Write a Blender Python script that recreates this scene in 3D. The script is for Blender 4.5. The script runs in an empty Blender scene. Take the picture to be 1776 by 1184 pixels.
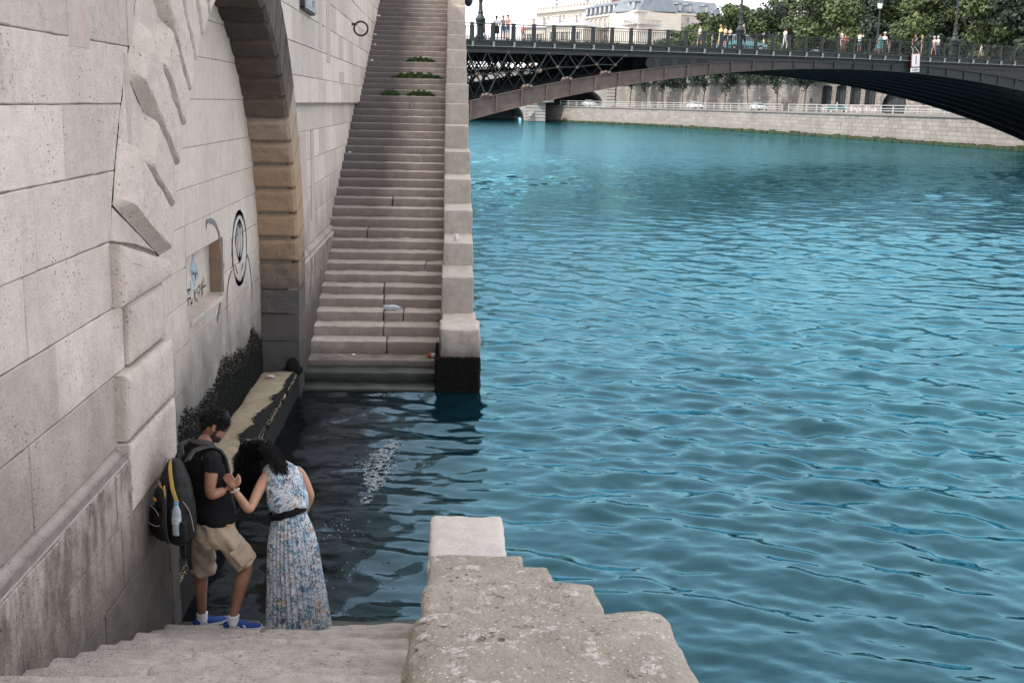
import bpy, bmesh, math, random
import numpy as np
from mathutils import Vector, Matrix, noise as mnoise
C = bpy.context.scene.collection
rnd = random.Random(7)
PI = math.pi

# ---------------------------------------------------------------- camera, sky, sun, exposure
FPX, PITCH, YAW, ROLL, EYE = 2009.33, .2022, .0562, .0230, 4.1
fw = Vector((math.sin(YAW)*math.cos(PITCH), math.cos(YAW)*math.cos(PITCH), -math.sin(PITCH)))
rt = Vector((math.cos(YAW), -math.sin(YAW), 0)); up = rt.cross(fw)
R2 = rt*math.cos(ROLL)+up*math.sin(ROLL); U2 = -rt*math.sin(ROLL)+up*math.cos(ROLL)
cd = bpy.data.cameras.new('camera'); cam = bpy.data.objects.new('camera', cd); C.objects.link(cam)
cd.sensor_width = 36; cd.lens = FPX/1776*36; cd.clip_end = 3000; cd.clip_start = .05
m = Matrix((R2, U2, -fw)).transposed().to_4x4(); m.translation = (0, 0, EYE); cam.matrix_world = m
bpy.context.scene.camera = cam

SUN = Vector((-.62, -.42, .85)).normalized()
w = bpy.data.worlds.new('World'); bpy.context.scene.world = w; w.use_nodes = True
wn = w.node_tree; wn.nodes.clear()
sky = wn.nodes.new('ShaderNodeTexSky'); sky.sky_type = 'NISHITA'; sky.sun_disc = False
sky.sun_elevation = math.asin(SUN.z); sky.sun_rotation = math.atan2(SUN.x, SUN.y)
sky.dust_density = 4.0; sky.ozone_density = 1.5; sky.air_density = 1.0
# thin high cloud over the whole sky, thickest towards the horizon
tc = wn.nodes.new('ShaderNodeTexCoord')
cl = wn.nodes.new('ShaderNodeTexNoise'); cl.inputs['Scale'].default_value = 2.2; cl.inputs['Detail'].default_value = 6
cr = wn.nodes.new('ShaderNodeValToRGB'); cr.color_ramp.elements[0].position = .3; cr.color_ramp.elements[0].color = (.45,)*3+(1,)
cr.color_ramp.elements[1].position = .7; cr.color_ramp.elements[1].color = (.85,)*3+(1,)
mx = wn.nodes.new('ShaderNodeMix'); mx.data_type = 'RGBA'
mx.inputs['B'].default_value = (7.2, 7.0, 7.1, 1)
bgn = wn.nodes.new('ShaderNodeBackground'); bgn.inputs['Strength'].default_value = .15
wo = wn.nodes.new('ShaderNodeOutputWorld')
wn.links.new(tc.outputs['Generated'], cl.inputs['Vector']); wn.links.new(cl.outputs['Fac'], cr.inputs['Fac'])
sx = wn.nodes.new('ShaderNodeSeparateXYZ'); wn.links.new(tc.outputs['Generated'], sx.inputs[0])
mr = wn.nodes.new('ShaderNodeMapRange'); mr.inputs['From Min'].default_value = .10; mr.inputs['From Max'].default_value = .45
mr.inputs['To Min'].default_value = .95; mr.inputs['To Max'].default_value = .0; wn.links.new(sx.outputs[2], mr.inputs['Value'])
mxm = wn.nodes.new('ShaderNodeMath'); mxm.operation = 'MAXIMUM'
wn.links.new(cr.outputs['Color'], mxm.inputs[0]); wn.links.new(mr.outputs[0], mxm.inputs[1])
wn.links.new(mxm.outputs[0], mx.inputs['Factor']); wn.links.new(sky.outputs['Color'], mx.inputs['A'])
wn.links.new(mx.outputs['Result'], bgn.inputs['Color']); wn.links.new(bgn.outputs['Background'], wo.inputs['Surface'])
sl = bpy.data.lights.new('sun', 'SUN'); sl.energy = 2.5; sl.angle = math.radians(1.0); sl.color = (1, .94, .86)
so = bpy.data.objects.new('sun', sl); C.objects.link(so); so.rotation_euler = SUN.to_track_quat('Z', 'Y').to_euler()
vs = bpy.context.scene.view_settings; vs.view_transform = 'Standard'; vs.look = 'None'; vs.gamma = 1; vs.use_curve_mapping = False
vs.exposure = .95
try: bpy.context.scene.cycles.use_denoising = True
except Exception: pass
bpy.context.scene.cycles.max_bounces = 6

def ray(u, v): return (fw + R2*((u-888)/FPX) - U2*((v-592)/FPX))
def pixY(u, v, y):                       # world point seen at photo position u,v at distance y along the quay
    d = ray(u, v); return Vector((0, 0, EYE)) + d*(y/d.y)
def pixZ(u, v, z):
    d = ray(u, v); return Vector((0, 0, EYE)) + d*((z-EYE)/d.z)

# ---------------------------------------------------------------- helpers: objects
def link(name, mesh, parent=None):
    o = bpy.data.objects.new(name, mesh); C.objects.link(o)
    if parent is not None: o.parent = parent
    return o
def tag(o, label=None, cat=None, group=None, kind=None):
    if label: o['label'] = label
    if cat: o['category'] = cat
    if group: o['group'] = group
    if kind: o['kind'] = kind
    return o
def thing(name, label, cat, loc=(0, 0, 0), rz=0, group=None):
    o = bpy.data.objects.new(name, None); C.objects.link(o); o.location = loc; o.rotation_euler = (0, 0, rz)
    o.empty_display_size = .2
    return tag(o, label, cat, group)
def copy_tree(o, parent=None):
    c = o.copy(); C.objects.link(c)
    if parent is not None: c.parent = parent
    for ch in o.children: copy_tree(ch, c)
    return c

class MB:
    def __init__(s): s.v = []; s.f = []; s.m = []; s.t = []; s.cm = 0; s.ct = .5
    def add(s, vs_, fs, mat=None, tone=None):
        b = len(s.v); s.v.extend([tuple(v) for v in vs_]); s.f.extend([tuple(b+i for i in f) for f in fs])
        s.m.extend([s.cm if mat is None else mat]*len(fs)); s.t.extend([s.ct if tone is None else tone]*len(fs))
    def box(s, c, h, R=None, tone=None, mat=None):
        pts = []
        for dz in (-1, 1):
            for dx, dy in ((-1, -1), (1, -1), (1, 1), (-1, 1)):
                p = Vector((dx*h[0], dy*h[1], dz*h[2]))
                if R is not None: p = R @ p
                pts.append(p+Vector(c))
        s.add(pts, [(3, 2, 1, 0), (4, 5, 6, 7), (0, 1, 5, 4), (1, 2, 6, 5), (2, 3, 7, 6), (3, 0, 4, 7)], mat, tone)
    def bar(s, a, b, w, h=None, upv=(0, 0, 1), mat=None):
        a = Vector(a); b = Vector(b); d = b-a; L = d.length
        if L < 1e-6: return
        d /= L; u = Vector(upv)
        if abs(d.dot(u)) > .98: u = Vector((0, 1, 0))
        x = d.cross(u).normalized(); z = x.cross(d)
        s.box((a+b)/2, (w/2, L/2, (h or w)/2), Matrix((x, d, z)).transposed(), mat=mat)
    def tube(s, pts, r, n=8, cap=True, mat=None, up0=None):
        pts = [Vector(p) for p in pts]; rr = r if isinstance(r, (list, tuple)) else [r]*len(pts)
        rings = []; prev = None
        for i, p in enumerate(pts):
            d = (pts[min(i+1, len(pts)-1)]-pts[max(i-1, 0)]).normalized()
            if prev is None:
                ref = Vector(up0) if up0 else (Vector((0, 0, 1)) if abs(d.z) < .9 else Vector((1, 0, 0)))
                x = d.cross(ref).normalized()
            else: x = (prev-d*prev.dot(d)).normalized()
            prev = x; y = d.cross(x)
            rings.append([p+x*(rr[i]*math.cos(a))+y*(rr[i]*math.sin(a)) for a in [2*PI*k/n for k in range(n)]])
        s.loft(rings, cap, mat)
    def loft(s, rings, cap=True, mat=None, closed=True):
        n = len(rings[0]); vs_ = [p for r in rings for p in r]; fs = []
        for i in range(len(rings)-1):
            for k in range(n if closed else n-1):
                k2 = (k+1) % n; fs.append((i*n+k, i*n+k2, (i+1)*n+k2, (i+1)*n+k))
        if cap: fs.append(tuple(range(n-1, -1, -1))); fs.append(tuple((len(rings)-1)*n+k for k in range(n)))
        s.add(vs_, fs, mat)
    def lathe(s, c, prof, n=16, mat=None):
        s.loft([[Vector(c)+Vector((r*math.cos(2*PI*k/n), r*math.sin(2*PI*k/n), z)) for k in range(n)] for r, z in prof], True, mat)
    def build(s, name, mats, parent=None, smooth=False):
        me = bpy.data.meshes.new(name); me.from_pydata(s.v, [], s.f)
        for mt in (mats if isinstance(mats, (list, tuple)) else [mats]): me.materials.append(mt)
        me.polygons.foreach_set('material_index', s.m)
        at = me.attributes.new('tone', 'FLOAT', 'FACE'); at.data.foreach_set('value', s.t)
        if smooth: me.polygons.foreach_set('use_smooth', [True]*len(me.polygons))
        me.update(); return link(name, me, parent)

def fbm(p, f=1.0, o=4):
    return mnoise.fractal(Vector(p)*f, 1.0, 2.0, o, noise_basis='PERLIN_ORIGINAL')

def rough_box(mb, lo, hi, r=.03, seg=.12, amp=.01, freq=5, tone=None, seed=0, skip=()):
    """stone with rounded edges and an uneven skin, one closed surface"""
    lo = Vector(lo); hi = Vector(hi); c = (lo+hi)/2; h = (hi-lo)/2
    def lines(a):
        rr = min(r, a*.45); n = max(1, int(round(2*(a-rr)/seg)))
        L = [-a, -a+rr*.3, -a+rr]+[-a+rr+2*(a-rr)*k/n for k in range(1, n)]+[a-rr, a-rr*.3, a]; return L
    g = [lines(h[i]) for i in range(3)]; idx = {}; vs_ = []; fs = []
    def vid(p):
        k = (round(p[0], 5), round(p[1], 5), round(p[2], 5))
        if k in idx: return idx[k]
        q = Vector(p); inn = Vector([max(-(h[i]-min(r, h[i]*.45)), min(h[i]-min(r, h[i]*.45), q[i])) for i in range(3)])
        d = q-inn; n = d.normalized() if d.length > 1e-7 else Vector((0, 0, 1))
        q2 = inn+n*min(r, min(h)*.45) if d.length > 1e-7 else q
        w_ = c+q2; s3 = Vector((seed*7.3, seed*3.1, 0))
        q3 = w_+n*(amp*(fbm(w_+s3, freq, 4)))
        idx[k] = len(vs_); vs_.append(q3); return idx[k]
    for ax in range(3):
        a, b = [(1, 2), (2, 0), (0, 1)][ax]
        for sg in (-1, 1):
            if (ax, sg) in skip: continue
            for i in range(len(g[a])-1):
                for j in range(len(g[b])-1):
                    q = []
                    for (ii, jj) in ((i, j), (i+1, j), (i+1, j+1), (i, j+1)):
                        p = [0, 0, 0]; p[ax] = sg*h[ax]; p[a] = g[a][ii]; p[b] = g[b][jj]; q.append(vid(p))
                    fs.append(tuple(q if sg > 0 else q[::-1]))
    mb.add(vs_, fs, tone=tone)

# ---------------------------------------------------------------- helpers: materials
def nd(nt, t, ins=None, **props):
    n = nt.nodes.new(t)
    for k, v in props.items(): setattr(n, k, v)
    for k, v in (ins or {}).items():
        s = n.inputs[k]
        if isinstance(v, bpy.types.NodeSocket): nt.links.new(v, s)
        else: s.default_value = v
    return n
def c4(c): return (c[0], c[1], c[2], 1)
def ramp(nt, fac, stops):
    n = nt.nodes.new('ShaderNodeValToRGB'); nt.links.new(fac, n.inputs[0]); e = n.color_ramp.elements
    while len(e) < len(stops): e.new(.5)
    for i, (p, c) in enumerate(stops):
        e[i].position = p; e[i].color = c4(c) if isinstance(c, (tuple, list)) else (c, c, c, 1)
    return n.outputs[0]
def mixc(nt, fac, a, b, mode='MIX'):
    n = nt.nodes.new('ShaderNodeMix'); n.data_type = 'RGBA'; n.blend_type = mode
    for s, v in ((n.inputs['Factor'], fac), (n.inputs['A'], a), (n.inputs['B'], b)):
        if isinstance(v, bpy.types.NodeSocket): nt.links.new(v, s)
        else: s.default_value = v if s.type == 'VALUE' else c4(v)
    return n.outputs['Result']
def math_(nt, op, a, b=0.0, clamp=False):
    n = nt.nodes.new('ShaderNodeMath'); n.operation = op; n.use_clamp = clamp
    for i, v in enumerate((a, b)):
        if isinstance(v, bpy.types.NodeSocket): nt.links.new(v, n.inputs[i])
        else: n.inputs[i].default_value = v
    return n.outputs[0]
def noise_(nt, vec, scale, detail=4, rough=.55, dist=0):
    n = nd(nt, 'ShaderNodeTexNoise', {'Vector': vec, 'Scale': scale, 'Detail': detail, 'Roughness': rough, 'Distortion': dist})
    return n.outputs['Fac']
def newmat(name):
    mt = bpy.data.materials.new(name); mt.use_nodes = True; nt = mt.node_tree; nt.nodes.clear()
    out = nt.nodes.new('ShaderNodeOutputMaterial'); b = nt.nodes.new('ShaderNodeBsdfPrincipled')
    nt.links.new(b.outputs[0], out.inputs[0]); return mt, nt, b
def plain(name, col, rough=.7, var=.15, scale=8, metal=0, bump=0, bscale=60, spec=.5):
    mt, nt, b = newmat(name); tc_ = nt.nodes.new('ShaderNodeTexCoord'); v = tc_.outputs['Object']
    n = noise_(nt, v, scale); k = ramp(nt, n, [(.25, tuple(x*(1-var) for x in col)), (.75, tuple(min(1, x*(1+var)) for x in col))])
    nt.links.new(k, b.inputs['Base Color']); b.inputs['Roughness'].default_value = rough; b.inputs['Metallic'].default_value = metal
    b.inputs['Specular IOR Level'].default_value = spec
    if bump:
        bp = nd(nt, 'ShaderNodeBump', {'Height': noise_(nt, v, bscale, 5), 'Strength': bump, 'Distance': .01}); nt.links.new(bp.outputs[0], b.inputs['Normal'])
    return mt
def stone(name, a, b_, pit=.5, pitscale=55, tonev=.35, stains=(), streak=0, warm=None, bump=.5, lichen=0, big=1.1, dark=(.05, .05, .05), top=None, band=None, blotch=.35, grime_shade=0, strip=None):
    """limestone: mottled colour, per-stone tone, pits, run-off streaks, dirt by height (stains: (z0, z1, colour, strength))"""
    mt, nt, b = newmat(name); tc_ = nt.nodes.new('ShaderNodeTexCoord'); v = tc_.outputs['Object']
    n1 = noise_(nt, v, big, 6, .6); n2 = noise_(nt, v, 9, 5, .65)
    col = mixc(nt, ramp(nt, n1, [(.3, 0.), (.7, 1.)]), a, b_)
    col = mixc(nt, math_(nt, 'MULTIPLY', ramp(nt, n2, [(.3, 1.), (.62, 0.)]), blotch), col, tuple(x*.62 for x in a))
    at = nd(nt, 'ShaderNodeAttribute', attribute_name='tone')
    tv = nd(nt, 'ShaderNodeMapRange', {'Value': at.outputs['Fac'], 'To Min': 1-tonev, 'To Max': 1+tonev*.6})
    col = mixc(nt, 1.0, col, nd(nt, 'ShaderNodeCombineXYZ', {0: tv.outputs[0], 1: tv.outputs[0], 2: tv.outputs[0]}).outputs[0], 'MULTIPLY')
    sep = nd(nt, 'ShaderNodeSeparateXYZ', {0: v}); z = sep.outputs[2]
    if warm:
        wz0, wz1, wc, ws = warm
        wf = nd(nt, 'ShaderNodeMapRange', {'Value': math_(nt, 'ADD', z, math_(nt, 'MULTIPLY', math_(nt, 'SUBTRACT', n1, .5), 1.2)), 'From Min': wz0, 'From Max': wz1, 'To Min': ws, 'To Max': 0.})
        col = mixc(nt, wf.outputs[0], col, wc)
    for z0, z1, sc_, ss in stains:
        wob = math_(nt, 'MULTIPLY', math_(nt, 'SUBTRACT', noise_(nt, v, 1.7, 7, .65), .5), abs(z1-z0)*1.3)
        wf = nd(nt, 'ShaderNodeMapRange', {'Value': math_(nt, 'ADD', z, wob), 'From Min': z0, 'From Max': z1, 'To Min': ss, 'To Max': 0.})
        col = mixc(nt, wf.outputs[0], col, sc_)
    if band:                                 # run-off stain below a ledge: z range, strength
        mp = nd(nt, 'ShaderNodeMapping', {'Vector': v, 'Scale': (4.5, 4.5, 2.4)})
        sn = ramp(nt, noise_(nt, mp.outputs[0], 1.0, 6, .7), [(.42, 0.), (.62, 1.)])
        f1 = nd(nt, 'ShaderNodeMapRange', {'Value': z, 'From Min': band[0], 'From Max': band[1], 'To Min': 0., 'To Max': 1.}).outputs[0]
        f2 = nd(nt, 'ShaderNodeMapRange', {'Value': z, 'From Min': band[1], 'From Max': band[1]+.03, 'To Min': 1., 'To Max': 0.}).outputs[0]
        col = mixc(nt, math_(nt, 'MULTIPLY', math_(nt, 'MULTIPLY', sn, band[2]), math_(nt, 'MULTIPLY', f1, f2)), col, band[3])
    if streak:
        mp = nd(nt, 'ShaderNodeMapping', {'Vector': v, 'Scale': (5, 5, .45)})
        sn = noise_(nt, mp.outputs[0], 1.0, 6, .65)
        col = mixc(nt, math_(nt, 'MULTIPLY', ramp(nt, sn, [(.5, 0.), (.72, 1.)]), streak), col, dark)
    if grime_shade:                                # upright faces coloured darker: noisy dirt plus painted shade on risers and fronts
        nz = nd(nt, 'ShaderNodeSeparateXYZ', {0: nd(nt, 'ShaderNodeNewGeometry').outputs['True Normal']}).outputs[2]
        gf = math_(nt, 'MULTIPLY', ramp(nt, nz, [(.25, 1.), (.7, 0.)]), ramp(nt, noise_(nt, v, 3.5, 6, .7), [(.25, grime_shade), (.8, grime_shade*.5)]))
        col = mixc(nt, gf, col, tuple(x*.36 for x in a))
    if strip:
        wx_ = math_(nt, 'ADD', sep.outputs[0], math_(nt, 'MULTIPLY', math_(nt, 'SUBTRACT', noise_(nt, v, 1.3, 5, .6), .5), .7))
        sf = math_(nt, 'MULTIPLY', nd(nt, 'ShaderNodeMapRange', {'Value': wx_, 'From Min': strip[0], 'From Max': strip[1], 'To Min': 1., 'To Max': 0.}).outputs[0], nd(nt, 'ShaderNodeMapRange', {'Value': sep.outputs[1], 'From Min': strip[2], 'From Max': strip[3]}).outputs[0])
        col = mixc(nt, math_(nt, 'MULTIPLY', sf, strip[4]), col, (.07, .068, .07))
    pn = noise_(nt, v, pitscale, 3, .6); pm = ramp(nt, pn, [(.62, 0.), (.72, 1.)])
    pa = ramp(nt, noise_(nt, v, 2.6, 4), [(.38, .15), (.65, 1.)])
    chv = nd(nt, 'ShaderNodeTexVoronoi', {'Vector': nd(nt, 'ShaderNodeMapping', {'Vector': v, 'Scale': (1, 1, 1.7)}).outputs[0], 'Scale': 16., 'Randomness': 1.}); chm = math_(nt, 'MULTIPLY', ramp(nt, chv.outputs['Distance'], [(.10, 1.), (.17, 0.)]), ramp(nt, noise_(nt, v, 1.9, 3), [(.5, 0.), (.62, 1.)]))
    pf = math_(nt, 'MULTIPLY', math_(nt, 'MAXIMUM', math_(nt, 'MULTIPLY', pm, pa), chm), pit)
    col = mixc(nt, pf, col, tuple(x*.3 for x in a))
    if lichen:
        ln = math_(nt, 'MULTIPLY', ramp(nt, noise_(nt, v, 15, 8, .78), [(.55, 0.), (.62, 1.)]), lichen)
        col = mixc(nt, ln, col, (.62, .6, .56))
        ln = math_(nt, 'MULTIPLY', ramp(nt, noise_(nt, v, 16, 8, .8, 1), [(.3, 1.), (.42, 0.)]), lichen)
        col = mixc(nt, ln, col, tuple(x*.45 for x in a))
        sp = nd(nt, 'ShaderNodeTexVoronoi', {'Vector': v, 'Scale': 60}); ls = math_(nt, 'MULTIPLY', ramp(nt, sp.outputs['Distance'], [(.12, 1.), (.2, 0.)]), lichen*.8)
        col = mixc(nt, ls, col, (.7, .68, .64))
    nt.links.new(col, b.inputs['Base Color']); b.inputs['Roughness'].default_value = .88; b.inputs['Specular IOR Level'].default_value = .25
    hh = math_(nt, 'SUBTRACT', math_(nt, 'ADD', math_(nt, 'MULTIPLY', noise_(nt, v, 14, 6, .7), 1.0), math_(nt, 'MULTIPLY', noise_(nt, v, 90, 3), .5)), math_(nt, 'MULTIPLY', pf, .8))
    bp = nd(nt, 'ShaderNodeBump', {'Height': hh, 'Strength': bump, 'Distance': .02}); nt.links.new(bp.outputs[0], b.inputs['Normal'])
    return mt

# ---------------------------------------------------------------- stone materials
M = {}
GREY = (.10, .098, .095); ALGA = (.018, .018, .015)
M['wall'] = stone('quay_limestone', (.575, .505, .44), (.665, .595, .53), pit=1.0, tonev=.30, stains=((.9, 2.7, (.13, .117, .105), .9), (.0, .9, (.06, .056, .05), .75)), band=(1.25, 1.81, .55, (.42, .385, .35)), streak=.14, dark=(.2, .18, .16), bump=.8)
M['voussoir'] = stone('voussoir_limestone', (.565, .492, .425), (.655, .582, .515), pit=1.0, pitscale=45, tonev=.10, bump=.9, streak=.1)
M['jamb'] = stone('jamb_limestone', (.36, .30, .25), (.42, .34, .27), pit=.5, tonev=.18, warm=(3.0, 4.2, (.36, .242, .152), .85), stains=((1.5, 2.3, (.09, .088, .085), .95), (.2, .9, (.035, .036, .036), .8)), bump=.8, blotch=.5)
M['jamb_top'] = stone('dark_reveal_limestone', (.065, .053, .045), (.14, .115, .095), pit=.5, tonev=.3, bump=.8, streak=.6, warm=(3.4, 4.5, (.26, .18, .12), .8))  # darker stone for the upper far reveal, warmer towards its foot
M['panel'] = stone('niche_limestone', (.575, .492, .42), (.655, .575, .505), pit=.35, tonev=.10, stains=((.95, 2.15, (.13, .123, .112), .95), (.3, 1.0, (.075, .07, .062), .85)), streak=.16, dark=(.2, .17, .14))
M['grout'] = plain('dark_joint_mortar', (.20, .18, .16), .95, .3, 12)
M['step'] = stone('stair_limestone', (.51, .438, .375), (.62, .545, .475), pit=.6, tonev=.18, grime_shade=.85, strip=(-1.35, -.75, 18, 24, .78), stains=((.15, .42, (.03, .032, .028), .97),), bump=.7, streak=.14, blotch=.55, dark=(.1, .1, .1))
M['step_near'] = stone('worn_stair_limestone', (.47, .415, .37), (.59, .53, .48), pit=.9, tonev=.22, bump=1.0, blotch=.7, lichen=.3, big=2.2)
M['block'] = stone('parapet_limestone', (.54, .475, .415), (.64, .575, .51), pit=.6, tonev=.18, grime_shade=.45, stains=((.46, .80, (.045, .042, .036), .97),), bump=.9, streak=.1, blotch=.5)
M['block_near'] = stone('lichened_limestone', (.345, .305, .25), (.45, .405, .345), pit=.9, pitscale=40, tonev=.1, bump=1.0, lichen=.95, blotch=.5)
M['block_pale'] = stone('pale_limestone', (.60, .56, .515), (.70, .655, .60), pit=.5, pitscale=60, tonev=.1, bump=.8, lichen=.18)
M['ledge'] = stone('wet_ledge_stone', (.40, .33, .22), (.50, .43, .31), pit=.6, tonev=.1, bump=.9, blotch=.6, lichen=.2)
M['moss'] = plain('black_waterline_moss', (.012, .013, .012), .9, .5, 30, bump=.8, bscale=90, spec=.2)
M['algae'] = plain('wet_green_algae', (.02, .028, .02), .45, .4, 10, bump=.3)
M['iron'] = plain('dark_iron', (.035, .035, .038), .55, .25, 20, metal=.3)
M['patch'] = stone('pinkish_repair_mortar', (.46, .38, .345), (.50, .425, .39), pit=.25, tonev=.1, bump=.3)

# ================================================================ WATER
def water():
    NA, NR = 820, 1500
    th = np.radians(np.linspace(-50, 66, NA)); r = 1.0*np.exp(np.linspace(0, math.log(430/1.0), NR))
    TH, Rr = np.meshgrid(th, r); X = Rr*np.sin(TH); Y = Rr*np.cos(TH)
    rs = np.random.RandomState(3); Z = np.zeros_like(X)
    wx = .6*np.sin(X*.31+Y*.17+1.1)+.5*np.sin(X*.13-Y*.23); wy = .6*np.sin(X*.21-Y*.27+.4)
    Xw = X+wx; Yw = Y+wy
    open_ = 1/(1+np.exp(-(X-.6)*1.6)); open_ = np.where(Y > 17, 1, open_)
    cell = Rr*(math.log(430)/NR)
    for i in range(96):
        lam = .15*(2.2/.15)**(rs.rand()**1.15); a = rs.normal(math.radians(-118), .75)      # travel direction
        k = 2*PI/lam; amp = .0042*lam*(.6+.8*rs.rand())*min(1, (.75/lam))**.8
        fade = np.clip((lam/cell-2.5)/3, 0, 1)
        ph = k*(Xw*math.cos(a)+Yw*math.sin(a))+rs.rand()*6.28
        s = np.sin(ph); Z += amp*fade*(s+.45*(s*s-.5))*(.6+.4*open_)
    patch = .85+.30*np.sin(X*.13+Y*.06+.6)*np.sin(Y*.17-X*.07)+.15*np.sin(X*.41+Y*.23)*np.sin(Y*.37-X*.2+1); patch = np.where(Y < 40, patch*np.clip(.55+(Y-5)/16, .55, 1.12), patch); Z *= np.clip(patch, .3, 1.3)
    vs_ = np.stack([X, Y, Z], -1).reshape(-1, 3)
    i = np.arange(NR-1)[:, None]*NA+np.arange(NA-1)[None]
    f = np.stack([i, i+1, i+NA+1, i+NA], -1).reshape(-1, 4).copy()
    me = bpy.data.meshes.new('water'); me.vertices.add(len(vs_)); me.vertices.foreach_set('co', vs_.ravel())
    me.loops.add(f.size); me.loops.foreach_set('vertex_index', f.ravel().astype(np.int32))
    me.polygons.add(len(f)); me.polygons.foreach_set('loop_start', np.arange(0, f.size, 4, dtype=np.int32)); me.polygons.foreach_set('loop_total', np.full(len(f), 4, np.int32))
    me.polygons.foreach_set('use_smooth', np.ones(len(f), bool)); me.update(); me.validate()
    mt, nt, b = newmat('river_water'); v = nt.nodes.new('ShaderNodeTexCoord').outputs['Object']
    sep = nd(nt, 'ShaderNodeSeparateXYZ', {0: v})
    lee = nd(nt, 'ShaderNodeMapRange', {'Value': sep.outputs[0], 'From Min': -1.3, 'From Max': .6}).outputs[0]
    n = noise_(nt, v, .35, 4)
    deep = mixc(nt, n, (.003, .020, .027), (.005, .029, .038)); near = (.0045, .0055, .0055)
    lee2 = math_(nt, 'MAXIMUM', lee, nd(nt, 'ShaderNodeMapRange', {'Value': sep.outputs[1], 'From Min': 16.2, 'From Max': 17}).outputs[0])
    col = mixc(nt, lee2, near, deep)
    nt.nodes.remove(b); out = [n_ for n_ in nt.nodes if n_.type == 'OUTPUT_MATERIAL'][0]
    mp = nd(nt, 'ShaderNodeMapping', {'Vector': v, 'Scale': (1, 1.6, 1), 'Rotation': (0, 0, .35)})
    h = math_(nt, 'ADD', math_(nt, 'MULTIPLY', noise_(nt, mp.outputs[0], 3.2, 5, .5, .6), 1.0), math_(nt, 'MULTIPLY', noise_(nt, mp.outputs[0], .9, 3), 1.2))
    mq = nd(nt, 'ShaderNodeMapping', {'Vector': v, 'Scale': (.25, .6, 1), 'Rotation': (0, 0, .3)}); big_ = math_(nt, 'MULTIPLY', noise_(nt, mq.outputs[0], 1.0, 5, .6), nd(nt, 'ShaderNodeMapRange', {'Value': sep.outputs[1], 'From Min': 25., 'From Max': 90., 'To Min': 0., 'To Max': 4.}).outputs[0])
    h = math_(nt, 'ADD', h, big_)
    far = nd(nt, 'ShaderNodeMapRange', {'Value': sep.outputs[1], 'From Min': 10., 'From Max': 70., 'To Min': .10, 'To Max': .42}).outputs[0]
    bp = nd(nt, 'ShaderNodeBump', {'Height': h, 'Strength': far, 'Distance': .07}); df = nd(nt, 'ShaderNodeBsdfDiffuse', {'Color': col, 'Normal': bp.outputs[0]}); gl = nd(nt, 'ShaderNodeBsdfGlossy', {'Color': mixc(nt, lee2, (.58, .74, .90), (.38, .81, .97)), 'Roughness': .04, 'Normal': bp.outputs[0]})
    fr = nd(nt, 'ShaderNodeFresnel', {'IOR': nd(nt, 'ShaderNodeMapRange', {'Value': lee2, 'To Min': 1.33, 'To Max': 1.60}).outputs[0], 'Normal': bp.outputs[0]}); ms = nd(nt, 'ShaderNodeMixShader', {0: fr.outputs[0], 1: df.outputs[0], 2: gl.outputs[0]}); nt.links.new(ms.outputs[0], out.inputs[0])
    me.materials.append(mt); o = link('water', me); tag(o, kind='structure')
water()

# ================================================================ QUAY WALL WITH BLIND ARCH
YC, ZC, RA, RO = 12.232, 1.498, 3.7535, 5.05
XF, XW, XB = -2.07, -2.16, -2.6           # voussoir face, wall face, back panel of the niche
def dens(poly, step):
    out = []
    for i in range(len(poly)):
        a, b = Vector(poly[i]), Vector(poly[(i+1) % len(poly)]); k = max(1, int((b-a).length/step))
        out += [tuple(a.lerp(b, j/k)) for j in range(k)]
    return out
def stone_poly(mb, poly, x, tone, ch=.006, depth=.05, gap=.0022):
    """one facing stone: polygon in the y,z plane, face at x with a small chamfer"""
    q0 = dens(poly, .13); n = len(q0); cy = sum(p[0] for p in q0)/n; cz = sum(p[1] for p in q0)/n
    if n < 160 and max(p[0] for p in poly)-min(p[0] for p in poly) > .3:      # slightly worn, uneven arrises
        q0 = [(p[0]+(cy-p[0])/abs(cy-p[0]+1e-6)*max(0, fbm((p[0]*3, p[1]*3, x), 3.1, 3))*.007, p[1]+(cz-p[1])/abs(cz-p[1]+1e-6)*max(0, fbm((p[0]*3, p[1]*3, x+9), 3.1, 3))*.007) for p in q0]
    poly = q0
    def ins(d):
        out = []
        for i in range(n):
            p0, p1, p2 = Vector(poly[i-1]), Vector(poly[i]), Vector(poly[(i+1) % n])
            e1 = (p1-p0).normalized(); e2 = (p2-p1).normalized()
            n1 = Vector((-e1.y, e1.x)); n2 = Vector((-e2.y, e2.x)); bis = n1+n2
            bis = bis/max(.6, bis.length_squared)*2 if bis.length > 1e-5 else n1
            out.append(p1+bis*d)
        return out
    a, b = ins(gap), ins(gap+ch); x2 = x+rnd.uniform(-.004, .004)
    vs_ = [(x-depth, p.x, p.y) for p in a]+[(x2-ch, p.x, p.y) for p in a]+[(x2, p.x, p.y) for p in b]
    fs = [tuple(2*n+k for k in range(n))]
    for k in range(n):
        k2 = (k+1) % n; fs += [(k, k2, n+k2, n+k), (n+k, n+k2, 2*n+k2, 2*n+k)]
    mb.add(vs_, fs, tone=tone)
def arc_y(z, R, side):
    d = R*R-(z-ZC)**2
    return YC+side*math.sqrt(d) if (d > 0) else None
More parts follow.
